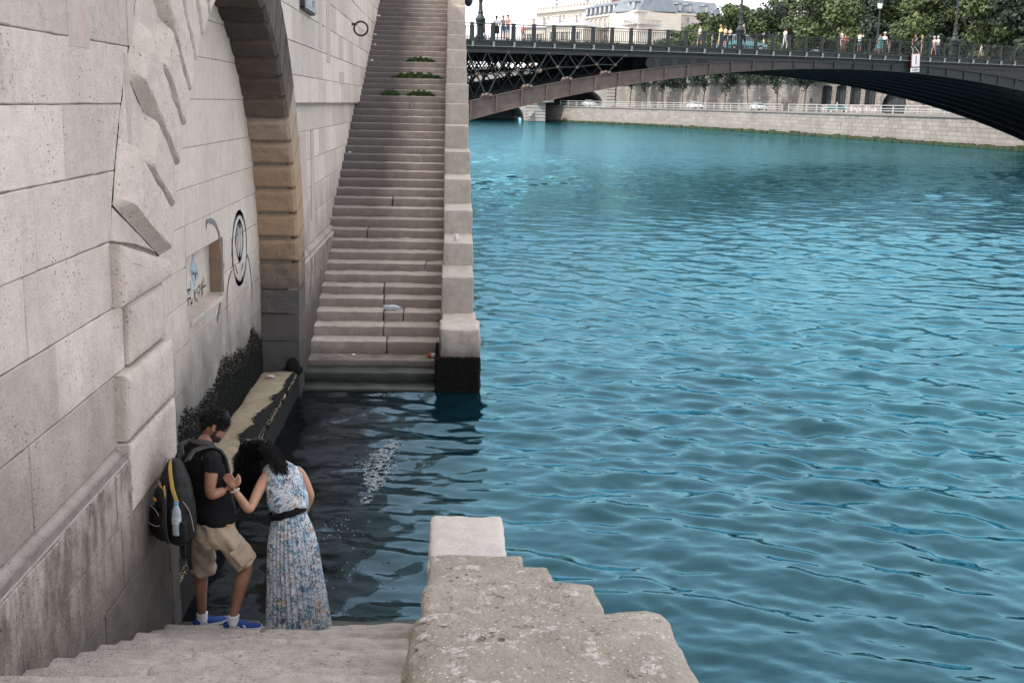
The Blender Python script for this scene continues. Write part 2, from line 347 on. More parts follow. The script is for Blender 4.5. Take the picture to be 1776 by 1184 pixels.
def course(mb, z0, z1, y0, y1, x, wmin, wmax, left_arc=None, right_arc=None, depth=.05, seed=0, tone=(.2, .8)):
    """left_arc: stones end (towards +y) on the arch ring; right_arc: they begin on it"""
    rr = random.Random(seed); y = y0; cuts = [y0]
    while y < y1-wmin: y += rr.uniform(wmin, wmax); cuts.append(min(y, y1))
    if y1-cuts[-1] < wmin*.4 and len(cuts) > 1: cuts[-1] = y1
    elif cuts[-1] < y1: cuts.append(y1)
    for a, b in zip(cuts, cuts[1:]):
        zs = [z0+(z1-z0)*k/5 for k in range(6)]
        if left_arc:
            e = [min(b, arc_y(z, left_arc, -1) or b) for z in zs]
            if max(e) <= a+.05: continue
            e = [max(q, a+.04) for q in e]
            poly = [(a, z0)]+[(q, z) for q, z in zip(e, zs)]+[(a, z1)] if max(e) < b or min(e) < b else [(a, z0), (b, z0), (b, z1), (a, z1)]
        elif right_arc:
            e = [max(a, arc_y(z, right_arc, 1) or a) for z in zs]
            if min(e) >= b-.05: continue
            e = [min(q, b-.04) for q in e]
            poly = [(b, z0), (b, z1)]+[(q, z) for q, z in zip(e[::-1], zs[::-1])] if max(e) > a else [(a, z0), (b, z0), (b, z1), (a, z1)]
        else: poly = [(a, z0), (b, z0), (b, z1), (a, z1)]
        stone_poly(mb, poly, x, rr.uniform(*tone), depth=depth)
wall = thing('quay_wall', 'tall pale limestone quay wall with a bossed blind arch behind the two stairways', 'wall', (0, 0, 0))
TOPZ = 9.4
ZL = [1.83, 2.31, 2.75, 3.18, 3.62, 4.04, 4.415, 4.85, 5.28, 5.72, 6.15, 6.6, 7.05, 7.5, 7.95, 8.4, 8.85, TOPZ]
mb = MB()
for i, (a, b) in enumerate(zip(ZL, ZL[1:])):
    if a < 3.18: course(mb, a, b, -14, 7.47+(.22 if i == 1 else 0), XW, .9, 1.9, seed=20+i)
    elif a < ZC+RO: course(mb, a, b, -14, YC, XW, .9, 1.9, left_arc=RO, seed=20+i)
    else: course(mb, a, b, -14, YC, XW, .9, 1.9, seed=20+i)
mb.build('wall_facing', M['wall'], wall)
mb = MB()
for i, (a, b) in enumerate(zip(ZL, ZL[1:])):
    if a < 1.9: continue
    xx = -2.11 if a >= 4.03 else -2.2
    if a < ZC+RO: course(mb, a, b, YC, 46, xx, .7, 1.6, right_arc=4.55, seed=60+i)
    else: course(mb, a, b, YC, 46, xx, .7, 1.6, seed=60+i)
course(mb, 1.86, 2.31, YC, 46, -2.2, .7, 1.6, right_arc=4.55, seed=59)
mb.build('wall_facing', M['wall'], wall)
# plinth below the weathered ledge, both sides
mb = MB()
PZ = [-.8, -.2, .22, .57, .96, 1.385, 1.745]
for i, (a, b) in enumerate(zip(PZ, PZ[1:])):
    course(mb, a, b, -14, 8.66 if a < 1.38 else 7.43, XF-.01, .6, 1.3, seed=90+i, depth=.12)
    course(mb, a, b, 16.0, 46, XF-.03, .7, 1.5, seed=190+i, depth=.12)
lm_ = MB()
for y0, y1 in ((-14, 7.42), (16.55, 46)):
    lm_.add([(XF-.015, y0, 1.748), (XF-.015, y1, 1.748), (XF-.04, y0, 1.775), (XF-.04, y1, 1.775), (XW-.06, y0, 1.85), (XW-.06, y1, 1.85)], [(0, 1, 3, 2), (2, 3, 5, 4)], tone=.3)
M['plinth'] = stone('damp_plinth_limestone', (.165, .142, .12), (.29, .252, .215), pit=.9, tonev=.25, stains=((.3, 1.7, (.07, .064, .056), .95),), band=(.95, 1.75, .95, (.52, .465, .41)), streak=.5, dark=(.075, .07, .066), bump=.9, big=1.6, blotch=.6)
mb.build('plinth', M['plinth'], wall); lm_.build('ledge', M['wall'], wall)
# joint backing, so no light passes between the stones
mb = MB()
def backing(y0, y1, z0, z1, x): mb.add([(x, y0, z0), (x, y1, z0), (x, y1, z1), (x, y0, z1)], [(0, 1, 2, 3)])
backing(-14, 8.6, -.8, 1.8, XF-.024)
backing(16.03, 46, -.8, 1.8, XF-.045)
n = 60
for sd, y_end, x in ((-1, -14, XW-.016), (1, 46, -2.218)):
    Rb = RA+.06
    rows = [1.75+(ZC+RO+.3-1.75)*k/n for k in range(n+1)]
    e = [(arc_y(z, Rb, sd) or YC) for z in rows]
    vs_ = [(x, y_end, z) for z in rows]+[(x, q, z) for q, z in zip(e, rows)]
    mb.add(vs_, [(k, n+1+k, n+2+k, k+1) if sd < 0 else (k+1, n+2+k, n+1+k, k) for k in range(n)])
    backing(min(y_end, YC), max(y_end, YC), ZC+RO+.25, TOPZ, x)
backing(16.2, 46, 4.02, TOPZ, -2.128)
mb.build('joint_mortar', M['grout'], wall)
mb = MB(); rough_box(mb, (-4.2, -14, TOPZ), (-2.0, 46, TOPZ+.28), r=.05, seg=.8, amp=.01)
mb.build('coping', M['wall'], wall)

# bossed voussoirs of the near half, jamb stones and the far intrados
def chamfer_prism(mb, sect, x0, x1, ch, tone, amp=.0, seed=0, sub=4, taper=.55):
    """prism over a y,z polygon between x0 and x1; the x1 face is inset by a rounded chamfer"""
    n = len(sect); P = [Vector(p) for p in sect]
    def ins(d):
        out = []
        for i in range(n):
            p0, p1, p2 = P[i-1], P[i], P[(i+1) % n]; e1 = (p1-p0).normalized(); e2 = (p2-p1).normalized()
            n1 = Vector((-e1.y, e1.x)); n2 = Vector((-e2.y, e2.x)); bis = n1+n2; out.append(p1+bis*(d*2/max(.7, bis.length_squared)))
        return out
    prof = [(0, x0), (0, x1-ch*taper*1.7), (ch*.1, x1-ch*taper), (ch*.45, x1-ch*.2), (ch, x1), (ch*1.6, x1+.004), (ch*2.4, x1+.006)]
    rings = []
    for d, x in prof:
        ring = []
        for p in ins(d):
            q = Vector((x, p.x, p.y))
            if amp: q += Vector((1, .35, .35))*(amp*(fbm(q+Vector((seed*3.7, 0, 0)), 3.5, 5)))
            ring.append(q)
        rings.append(ring)
    vs_ = [q for r in rings for q in r]; fs = []
    for i in range(len(rings)-1):
        for k in range(n): fs.append((i*n+k, i*n+(k+1) % n, (i+1)*n+(k+1) % n, (i+1)*n+k))
    fs.append(tuple((len(rings)-1)*n+k for k in range(n)))
    mb.add(vs_, fs, tone=tone)
def pol(r, ang): return (YC-r*math.cos(ang), ZC+r*math.sin(ang))     # ang from the near springing
ST = math.radians(5.42)
def ss_(a, b, x): t = max(0, min(1, (x-a)/(b-a))); return t*t*(3-2*t)
def bossed(i, a0, a1):
    """one stone of the near half ring: flat face, undercut flank on its lower side, flush with the wall at its outer end"""
    mb = MB(); nr, nt_ = 40, 22; rs_ = 5.02 if i % 2 == 0 else 4.58; g = .004/RA; dep = rnd.uniform(.09, .115); out_ = rnd.uniform(.0, .015); V = []
    for q in range(nr+1):
        r = RA+(RO-RA)*q/nr
        for k in range(nt_+1):
            t = (k/nt_)**1.5; ang = a0+g+(a1-a0-2*g)*t; w_ = (a1-a0)*r; d = t*w_                 # metres above the lower edge
            fl = 1-ss_(rs_-.16, rs_, r); edge = .075*(.8+.25*fbm((r*3, i*5.1, 0), 1, 2)); sink = dep*fl*(1-min(1, max(0, d/edge))**1.15)
            tip = .016*(1-ss_(RA, RA+.03, r))+.012*(1-ss_(0, .03, w_-d))*fl
            x = XF+out_*fl-(1-fl)*.086-sink-tip; p = Vector((x,)+pol(r, ang)); p.x += .007*fbm(p+Vector((i*3.3, 0, 0)), 8, 5)*(1 if d > .02 else .3); V.append(p)
    w2 = nt_+1; F = [(q*w2+k, q*w2+k+1, (q+1)*w2+k+1, (q+1)*w2+k) for q in range(nr) for k in range(nt_)]
    b = len(V); V += [Vector((XB-.02,)+pol(RA, a0+(a1-a0)*(k/nt_)**1.5)) for k in range(nt_+1)]; F += [(k+1, k, b+k, b+k+1) for k in range(nt_)]
    mb.add(V, F, tone=rnd.uniform(.3, .7)); return mb.build('voussoir', M['voussoir'], wall)
for i in range(14): bossed(i, math.radians(22.2)+i*ST, math.radians(22.2)+(i+1)*ST)
mb = MB()
for (z0, z1, y0, y1, xo) in ((2.76, 3.17, 7.47, 8.74, .0), (2.33, 2.74, 7.7, 8.66, -.035), (1.87, 2.31, 7.45, 8.7, .0), (1.39, 1.85, 7.42, 8.69, -.002)):
    sec = dens([(y0, z0), (y1, z0), (y1, z1 if z1 < 3 else 2.90), (y0, z1)], .1)
    mb = MB(); chamfer_prism(mb, sec, -2.62, XF+xo, .045 if z0 > 1.5 else .02, .5, .008, seed=z0*9)
    mb.build('jamb_stone', M['voussoir'], wall)
mb = MB(); stone_poly(mb, [(7.49, 3.185), (8.1, 3.085), (8.6, 2.975), pol(RO-.01, math.radians(22.1))], XW+.004, .5, ch=.006)
mb.build('wedge_stone', M['voussoir'], wall)
def far_stone(a0, a1, mat, rb, nm, ro=4.5):
    """block of the far reveal: rounded cushion facing the camera"""
    mb = MB(); na, nx = 12, 14; g = .013/RA; rows = []
    for j in range(nx+1):
        x = XB-.02+(XF-XB+.02)*j/nx; fx = max(0, 1-(XF-x)/rb) if rb else 0; row = []
        for k in range(na+1):
            t = k/na; s = a0+g+(a1-a0-2*g)*t; e = min(t, 1-t)*(a1-a0)*RA
            q = 1-min(1, e/rb) if rb else 0; d = rb*(1-math.sqrt(max(0, 1-q*q))) if rb else 0
            d2 = rb*(1-math.sqrt(max(0, 1-min(1, fx)**2))) if rb else 0
            p = Vector((x, YC+(RA+max(d, d2*.8))*math.cos(s), ZC+(RA+max(d, d2*.8))*math.sin(s)))
            p += Vector((0, -1, .2))*(.016*fbm(p+Vector((0, a0*31, 0)), 6, 4)); row.append(p)
        rows.append(row)
    vs_ = [p for r in rows for p in r]; w_ = na+1
    fs = [(j*w_+k, j*w_+k+1, (j+1)*w_+k+1, (j+1)*w_+k) for j in range(nx) for k in range(na)]
    # front face on the river side, and both bed faces
    b = len(vs_); fr = [Vector((XF-.004, YC+ro*math.cos(a0+g+(a1-a0-2*g)*k/na), ZC+ro*math.sin(a0+g+(a1-a0-2*g)*k/na))) for k in range(na+1)]
    vs_ += fr; fs += [(nx*w_+k, nx*w_+k+1, b+k+1, b+k) for k in range(na)]
    b2 = len(vs_)
    for k in (0, na):
        s = a0+g+(a1-a0-2*g)*k/na
        for j in range(nx+1): x = XB-.02+(XF-XB+.02)*j/nx; vs_.append(Vector((x, YC+ro*math.cos(s), ZC+ro*math.sin(s))))
    for q, k in enumerate((0, na)):
        for j in range(nx): fs.append((j*w_+k, (j+1)*w_+k, b2+q*(nx+1)+j+1, b2+q*(nx+1)+j))
    mb.add(vs_, fs, tone=rnd.uniform(.2, .8)); return mb.build(nm, mat, wall, smooth=False)
FA = [-5, .3, 5.9, 11.1, 16.4, 21.9, 27.4, 32.6, 38.2, 43.5, 49, 54.4, 59.8, 65.6, 71, 76.5, 82, 87.5]
for a0, a1 in zip(FA, FA[1:]):
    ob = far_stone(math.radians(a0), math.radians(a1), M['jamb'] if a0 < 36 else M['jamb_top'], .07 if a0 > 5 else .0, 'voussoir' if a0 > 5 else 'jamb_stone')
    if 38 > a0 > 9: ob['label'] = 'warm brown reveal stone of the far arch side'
mb = MB()
for z0, z1 in ((-.8, .3), (.3, .78), (.78, 1.17)):
    rough_box(mb, (XB-.05, 15.99, z0+.003), (XF-.004, 16.5, z1-.003), r=.01, seg=.12, amp=.006, tone=rnd.uniform(.3, .7))
mb.build('pier_base', M['jamb'], wall)
# solid bridge between near and far halves above the ring (behind the stones)
mb = MB(); nn = 48
vs_ = []; fs = []
for k in range(nn+1):
    s = PI*k/nn; vs_ += [(XB-.02, YC-(RA+.06)*math.cos(s), ZC+(RA+.06)*math.sin(s)), (XF-.1, YC-(RA+.06)*math.cos(s), ZC+(RA+.06)*math.sin(s))]
for k in range(nn): fs.append((2*k, 2*k+1, 2*k+3, 2*k+2))
mb.add(vs_, fs); mb.build('arch_core', M['grout'], wall)
# niche back panel, with a shallow square hole
mb = MB(); BZ = [-.5, .0, .45, .85, 1.25, 1.68, 2.10, 2.44, 2.85, 3.21, 3.6, 4.07, 4.5, 4.9, 5.3]
HY0, HY1, HZ0, HZ1 = 11.55, 13.42, 1.89, 2.53
for i, (a, b) in enumerate(zip(BZ, BZ[1:])):
    rr = random.Random(300+i); y = 8.3; cuts = [y]
    while y < 16.2: y += rr.uniform(.8, 1.7); cuts.append(min(y, 16.25))
    for c0, c1 in zip(cuts, cuts[1:]):
        t = rr.uniform(.25, .75); segs = [(c0, c1, a, b)]
        if a < HZ1 and b > HZ0 and c0 < HY1 and c1 > HY0:
            segs = []
            if c0 < HY0: segs.append((c0, HY0, a, b))
            if c1 > HY1: segs.append((HY1, c1, a, b))
            m0, m1 = max(c0, HY0), min(c1, HY1)
            if a < HZ0: segs.append((m0, m1, a, HZ0))
            if b > HZ1: segs.append((m0, m1, HZ1, b))
        for q in segs:
            if q[1]-q[0] > .03 and q[3]-q[2] > .02:
                stone_poly(mb, [(q[0], q[2]), (q[1], q[2]), (q[1], q[3]), (q[0], q[3])], XB, t, ch=.005, gap=.0015)
mb.build('niche_panel', M['panel'], wall)
M['algae_brown'] = plain('ochre_algae', (.11, .082, .045), .9, .4, 8)
mb = MB(); hx = XB-.16
mb.add([(hx, HY0, HZ0), (hx, HY1, HZ0), (hx, HY1, HZ1), (hx, HY0, HZ1), (XB, HY0, HZ0), (XB, HY1, HZ0), (XB, HY1, HZ1), (XB, HY0, HZ1)],
       [(0, 1, 2, 3), (0, 4, 5, 1), (3, 2, 6, 7), (0, 3, 7, 4)], tone=.6)
mb.add([(hx, HY1, HZ0), (XB, HY1, HZ0), (XB, HY1, HZ1), (hx, HY1, HZ1)], [(0, 1, 2, 3)], mat=1)
rough_box(mb, (XB-.02, HY0+.05, HZ0-.07), (XB+.03, HY1-.2, HZ0-.004), r=.015, seg=.15, amp=.004, tone=.55)
mb.build('niche_recess', [M['panel'], M['jamb']], wall)
mb = MB(); mb.add([(XB-.012, 8.2, -.5), (XB-.012, HY0, -.5), (XB-.012, HY0, 5.4), (XB-.012, 8.2, 5.4)], [(0, 1, 2, 3)])
mb.add([(XB-.012, HY1, -.5), (XB-.012, 16.4, -.5), (XB-.012, 16.4, 5.4), (XB-.012, HY1, 5.4)], [(0, 1, 2, 3)])
mb.add([(XB-.012, HY0, HZ1), (XB-.012, HY1, HZ1), (XB-.012, HY1, 5.4), (XB-.012, HY0, 5.4)], [(0, 1, 2, 3)])
mb.add([(XB-.012, HY0, -.5), (XB-.012, HY1, -.5), (XB-.012, HY1, HZ0), (XB-.012, HY0, HZ0)], [(0, 1, 2, 3)])
mb.build('joint_mortar', M['grout'], wall)
# pinkish mortar repairs let into the near wall
for y0, y1, z0, z1 in ((6.87, 7.26, 4.36, 6.0), (7.98, 8.08, 3.66, 4.37), (8.0, 8.3, 4.30, 4.37), (8.1, 8.26, 4.42, 5.2)):
    mb = MB(); stone_poly(mb, [(y0, z0), (y1, z0), (y1, z1), (y0, z1)], XW+.007, .5, ch=.004, gap=0)
    mb.build('mortar_repair', M['patch'], wall)
for y0, y1, z0, z1, x in ((20.3, 20.9, 4.72, 6.6, -2.105), (19.2, 19.6, 4.9, 6.6, -2.105), (17.2, 17.9, 2.75, 3.6, -2.192), (22.6, 23.4, 4.4, 4.62, -2.105), (18.6, 18.95, 2.2, 3.62, -2.192)):
    mb = MB(); stone_poly(mb, [(y0, z0), (y1, z0), (y1, z1), (y0, z1)], x+.006, .5, ch=.004, gap=0)
    mb.build('mortar_repair', M['patch'], wall)
# black moss at the water line of the niche
def moss_patch(name, fn, n, parent, size=(.02, .05), seed=1):
    rr = random.Random(seed); mb = MB()
    for _ in range(n):
        p, nr = fn(rr)
        if p is None: continue
        s = rr.uniform(*size); a = Vector((rr.uniform(-1, 1), rr.uniform(-1, 1), rr.uniform(-1, 1))).normalized(); t = nr.cross(a).normalized(); b2 = nr.cross(t)
        tip = p+nr*s*1.1+Vector((0, 0, -.5*s))
        mb.add([p+t*s*.6, p-t*s*.3+b2*s*.5, p-t*s*.3-b2*s*.5, tip], [(0, 1, 3), (1, 2, 3), (2, 0, 3)])
    o = mb.build(name, M['moss'], parent); o['kind'] = 'stuff'; return o
def mf(rr):
    y = rr.uniform(10.9, 16.0); top = .90+.07*math.sin(y*2.9+.5)+.04*math.sin(y*6.3) - max(0, 13-y)*.06 + .10*rr.random()
    if y > 15.1: top -= (y-15.1)*.28
    z = .28+(top-.28+.10)*rr.random()**1.6; return Vector((XB+.004, y, z)), Vector((1, 0, 0))
moss_patch('moss', mf, 24000, wall, (.006, .017))
def mfb(rr):
    y = rr.uniform(12.3, 16.0); t_ = .90+.07*math.sin(y*2.9+.5)+.04*math.sin(y*6.3)-max(0, 13-y)*.06-max(0, y-15.1)*.28
    return Vector((XB+.003, y, t_-.06+.22*rr.random()**2)), Vector((1, 0, 0))
ao = moss_patch('ochre_algae', mfb, 3500, wall, (.004, .009), 8); ao.data.materials[0] = M['algae_brown']
def sheet(name, pts, parent, mat):       # continuous damp film under the growth: pairs (inner, outer) along the wall
    mb = MB(); n = len(pts); mb.add([p for q in pts for p in q], [(2*k, 2*k+2, 2*k+3, 2*k+1) for k in range(n-1)]); return mb.build(name, mat, parent)
fl_ = []
for k in range(420):
    y = 10.9+5.1*k/419; t_ = .90+.07*math.sin(y*2.9+.5)+.04*math.sin(y*6.3)-max(0, 13-y)*.06-max(0, y-15.1)*.28
    fl_.append(((XB+.0055, y, .30), (XB+.0055, y, max(.34, t_-.07+.10*fbm((y*5, 0, 0), 1, 3)+.05*fbm((y*22, 3, 0), 1, 2)))))
sheet('damp_film', fl_, wall, M['moss'])
# ledge at the foot of the niche
lg = thing('stone_ledge', 'narrow yellowish stone ledge at the foot of the arch niche, mossy on its edge', 'ledge')
mb = MB(); rough_box(mb, (XB-.01, 8.55, -.6), (-2.12, 16.02, .35), r=.05, seg=.1, amp=.02, freq=4)
mb.build('ledge_top', M['ledge'], lg, smooth=True)
def lf(rr):
    y = rr.uniform(8.55, 16.0)
    if rr.random() < .45:
        w0 = .11+.05*math.sin(y*1.9+2)+.03*math.sin(y*7)+.10*rr.random()*rr.random(); w0 *= (1.15 if y < 14.6 else max(.12, (16.1-y)/1.5))
        return Vector((-2.12-rr.random()*w0, y, .345)), Vector((0, 0, 1))
    return Vector((-2.125, y, rr.uniform(-.05, .35))), Vector((1, 0, .2)).normalized()
moss_patch('moss', lf, 22000, lg, (.005, .016), 5)
fl_ = []
for k in range(520):
    y = 8.6+7.35*k/519; w0 = .10+.05*math.sin(y*1.9+2)+.03*math.sin(y*7)+.06*fbm((y*6, 7, 0), 1, 3)+.03*fbm((y*30, 1, 0), 1, 2); w0 *= (1.15 if y < 14.6 else max(.12, (16.1-y)/1.5))
    fl_.append(((-2.135-max(.01, w0), y, .366), (-2.125, y, .360)))
sheet('damp_film', fl_, lg, M['moss'])
sheet('damp_film', [((-2.098, 8.6+7.35*k/200, .30+.03*fbm((k*.3, 2, 0), 1, 2)), (-2.098, 8.6+7.35*k/200, -.1)) for k in range(201)], lg, M['moss'])

# ================================================================ STAIRWAYS
def step_mesh(y0, y1, x0, x1, z, h, seed, cracks=(), back=.12, wear=.014):
    """one stair slab, nosing at y0 (towards -y) uneven; cracks: x positions"""
    mb = MB(); xs = [x0]+sorted(cracks)+[x1]; t = random.Random(seed).uniform(.2, .8)
    for i, (a, b) in enumerate(zip(xs, xs[1:])):
        g = .006
        rough_box(mb, (a+(g if i else 0), y0, z-h-.02), (b-(g if i < len(xs)-2 else 0), y1+back, z), r=.022, seg=.09, amp=wear, freq=4.5, tone=t+.12*((-1)**i), seed=seed+i*3)
    return mb
ys = [674, 646, 624, 592, 566, 541, 518, 497, 476, 457, 438, 418, 399, 380.5, 361, 343.5, 328, 311.6, 297, 282.7, 268, 254.8, 241.7, 228, 214.3, 201.5, 190, 177.8, 166.6, 155.6, 145.9, 135.9, 126.2, 117, 107]
fst = thing('stone_staircase', 'long worn stone stairway climbing from the water towards the iron bridge', 'stairs')
zprev = -.25
def stair_front(n): return 16.3+.4056*n
FZ = []
for n_ in range(54):
    y0 = stair_front(n_)
    if n_ < len(ys): FZ.append(pixY(690, ys[n_], y0).z)
    else: FZ.append(FZ[-1]+.1492)
# keep rises even where the reading jitters
for n_ in range(10, 34): FZ[n_] = .25*FZ[n_-1]+.5*FZ[n_]+.25*FZ[n_+1]
cr_ = {3: [-.95], 4: [-1.02], 5: [-1.04, -.72], 6: [-1.06], 7: [-1.08], 9: [-.4], 15: [-1.1], 27: [-.95], 20: [-.6], 12: [-1.5]}
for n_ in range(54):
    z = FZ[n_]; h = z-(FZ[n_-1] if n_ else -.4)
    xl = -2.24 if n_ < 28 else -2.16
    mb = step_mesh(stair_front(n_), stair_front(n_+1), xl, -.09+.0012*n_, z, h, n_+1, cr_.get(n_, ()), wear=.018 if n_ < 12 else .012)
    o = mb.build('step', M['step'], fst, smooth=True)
    if n_ in (1, 0): o.data.materials[0] = M['algae']; o['label'] = 'dark green wet step at the water line'
for i in range(3):
    mb = MB(); rough_box(mb, (-2.24, 16.3-.4*(i+1), -.75-.15*i), (-.09, 16.3-.4*i+.1, -.12-.15*i), seg=.3); mb.build('step', M['algae'], fst)
nst = thing('stone_staircase', 'broad worn stone steps in the foreground going down to the couple at the water', 'stairs')
for k in range(-3, 50):
    y1 = 8.2-.392*k; z = .23+.1535*k
    mb = MB(); rr = random.Random(k+50); xs = [-2.1]
    while xs[-1] < -.9: xs.append(xs[-1]+rr.uniform(.6, 1.4))
    xs[-1] = -.05
    for a, b in zip(xs, xs[1:]):
        rough_box(mb, (a+.003, y1-.392-.14, z-.19), (b-.003, y1, z), r=.028, seg=.06 if k < 14 else .4, amp=.02, freq=4, tone=rr.uniform(.25, .75), seed=k*2+70)
    o = mb.build('step', M['step_near'] if k >= 0 else M['algae'], nst, smooth=True)

mb = MB(); rough_box(mb, (-30, -70, -1), (.45, -12.2, TOPZ+.1), r=.1, seg=8, amp=0); rough_box(mb, (-30, -12.1, TOPZ-1), (-4.3, 46, TOPZ+.1), r=.1, seg=8, amp=0)
tag(mb.build('unseen_embankment', M['wall']), kind='structure')  # unseen quay mass, added to block low sky light behind the camera

# ================================================================ STEPPED PARAPETS
fpar = thing('stone_parapet', 'stepped parapet of big square limestone blocks beside the far stairway', 'parapet')
bt = [569.6, 480, 420.7, 364, 309.5, 262, 217.5, 180, 145, 116, 86, 60, 36, 10]
bl = [762, 766, 769.5, 770, 770.5, 771, 771.5, 772.6, 772.8, 774, 775, 775.6, 776, 776]
brr = [833, 821.6, 820.6, 819.7, 817, 816, 812.8, 813, 812.7, 809.3, 809, 808.7, 807, 807]
zt = None
for i in range(20):
    y0 = 16.2+1.328*i
    if i < len(bt): L_ = pixY(bl[i], bt[i], y0); xl, zt, xr = L_.x, L_.z, pixY(brr[i], bt[i], y0).x
    else: zt += .4396
    mb = MB()
    if i == 0:
        rough_box(mb, (xl, y0, .50), (xr, y0+.75, zt), r=.045, seg=.07, amp=.03, freq=3.5, seed=i, tone=.75)
        o = mb.build('block', M['block'], fpar, smooth=True); o['label'] = 'lowest pale block at the water with its base stained black'
        mb = MB(); rough_box(mb, (xl+.03, y0+.76, .4), (xr-.05, y0+1.5, zt-.02), r=.03, seg=.1, amp=.02, seed=40, tone=.8)
        mb.build('block', M['block'], fpar, smooth=True)
        mb = MB(); rough_box(mb, (xl-.03, y0-.02, -1.0), (xr+.01, y0+1.4, .49), r=.05, seg=.12, amp=.03, seed=41)
        o = mb.build('base_block', M['moss'], fpar, smooth=True)
        def bf(rr):
            if rr.random() < .65: return Vector((rr.uniform(xl-.03, xr), y0-.022, rr.uniform(-.05, .54))), Vector((0, -1, .2)).normalized()
            return Vector((xl-.03, rr.uniform(y0, y0+1.3), rr.uniform(-.05, .49))), Vector((-1, 0, .2)).normalized()
        moss_patch('moss', bf, 3500, fpar, (.015, .04), 9)
    else:
        rough_box(mb, (xl, y0, zt-.66), (xr, y0+1.40, zt), r=.025, seg=.1, amp=.014, freq=4, seed=i, tone=rnd.uniform(.25, .85))
        mb.build('block', M['block'], fpar, smooth=True)
mb = MB()
for i in range(20): rough_box(mb, (-.09, 16.9+1.328*i, -1.2), (.40, 16.9+1.328*(i+1), max(.4, .35+.4396*i)), r=.02, seg=.5, amp=.01, seed=i)
mb.build('parapet_core', M['block'], fpar)
npar = thing('stone_parapet', 'lichened stepped parapet of rounded limestone blocks in the foreground', 'parapet')
nb = [(8.3, 6.05, 1.06, 'block_pale', .04), (6.02, 4.5, 1.665, 'block_near', .022), (4.47, 2.95, 2.25, 'block_near', .022), (3.06, 2.1, 2.785, 'block_near', .025), (2.24, .35, 3.09, 'block_near', .055)]
for i, (y1, y0, z, mt, r) in enumerate(nb):
    mb = MB(); xr = .425 if i < 4 else .47
    rough_box(mb, ((-.12, -.09, -.073, -.062, -.076)[i], y0, z-.75), (xr, y1, z), r=r, seg=.04 if i < 2 else .02, amp=.010 if i < 4 else .014, freq=6, seed=i+30)
    o = mb.build('block', M[mt], npar, smooth=True)
    if i == 0: o['label'] = 'lowest and palest block, nearest the water'
mb = MB()
for i, (y1, y0, z, mt, r) in enumerate(nb): rough_box(mb, (-.055, y0-.02, -1.2), (.40, y1-.05, z-.7), r=.02, seg=.4, amp=.01, seed=i)
mb.build('parapet_core', M['block_near'], npar)

# ================================================================ IRON BRIDGE
A0 = Vector((1.48, 84.91, 0)); EB = Vector((.937, .349, 0)).normalized(); NB = Vector((-EB.y, EB.x, 0))
def B(s, t, z): return A0+EB*s+NB*t+Vector((0, 0, z))
def ztop(s): return 9.64+.0135*s-.00013*s*s
def zrib(s): return 7.55-.00385*(s-34.6)**2
def drib(s): return max(.62, 1.26-.024*s) if s < 34 else max(.62, 1.26-.024*(69.2-s))
M['green'] = plain('dark_green_iron_paint', (.009, .0155, .016), .5, .3, 3, bump=.1)
M['green_pale'] = plain('weathered_grey_green_paint', (.14, .165, .16), .6, .3, 6)
M['rib'] = plain('bounce_brown_rib_paint', (.10, .072, .06), .6, .35, 1.5)
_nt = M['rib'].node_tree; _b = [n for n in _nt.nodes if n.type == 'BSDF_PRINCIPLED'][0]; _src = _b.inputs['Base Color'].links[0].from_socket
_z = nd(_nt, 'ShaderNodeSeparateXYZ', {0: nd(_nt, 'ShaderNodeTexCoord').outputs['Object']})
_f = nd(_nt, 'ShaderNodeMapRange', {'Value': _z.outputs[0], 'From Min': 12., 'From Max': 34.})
_nt.links.new(mixc(_nt, _f.outputs[0], _src, (.014, .02, .021)), _b.inputs['Base Color'])  # brown of the left end is painted bounce light, fading to dark green
M['under'] = plain('dark_underside_iron', (.012, .015, .017), .7, .3, 2)  # near-black iron for inner ribs, cross beams and web ovals
M['asphalt'] = plain('grey_asphalt', (.07, .07, .07), .9, .25, 3)
M['pave'] = plain('pale_pavement', (.30, .29, .28), .9, .2, 3)
br = thing('iron_bridge', 'dark green cast iron road bridge arching low across the whole river', 'bridge')
S0, S1, WID = -9.0, 84.0, 20.0
ss = [S0+(S1-S0)*k/62 for k in range(63)]
def strip(mb, t, f0, f1, w):      # plate along the bridge between heights f0(s) and f1(s), t..t+w thick
    rings = [[B(s, t, f0(s)), B(s, t+w, f0(s)), B(s, t+w, f1(s)), B(s, t, f1(s))] for s in ss]
    mb.loft(rings, True)
mb = MB(); strip(mb, .3, lambda s: ztop(s)-1.75, lambda s: ztop(s)-1.14, WID-.6); mb.build('deck', M['asphalt'], br)
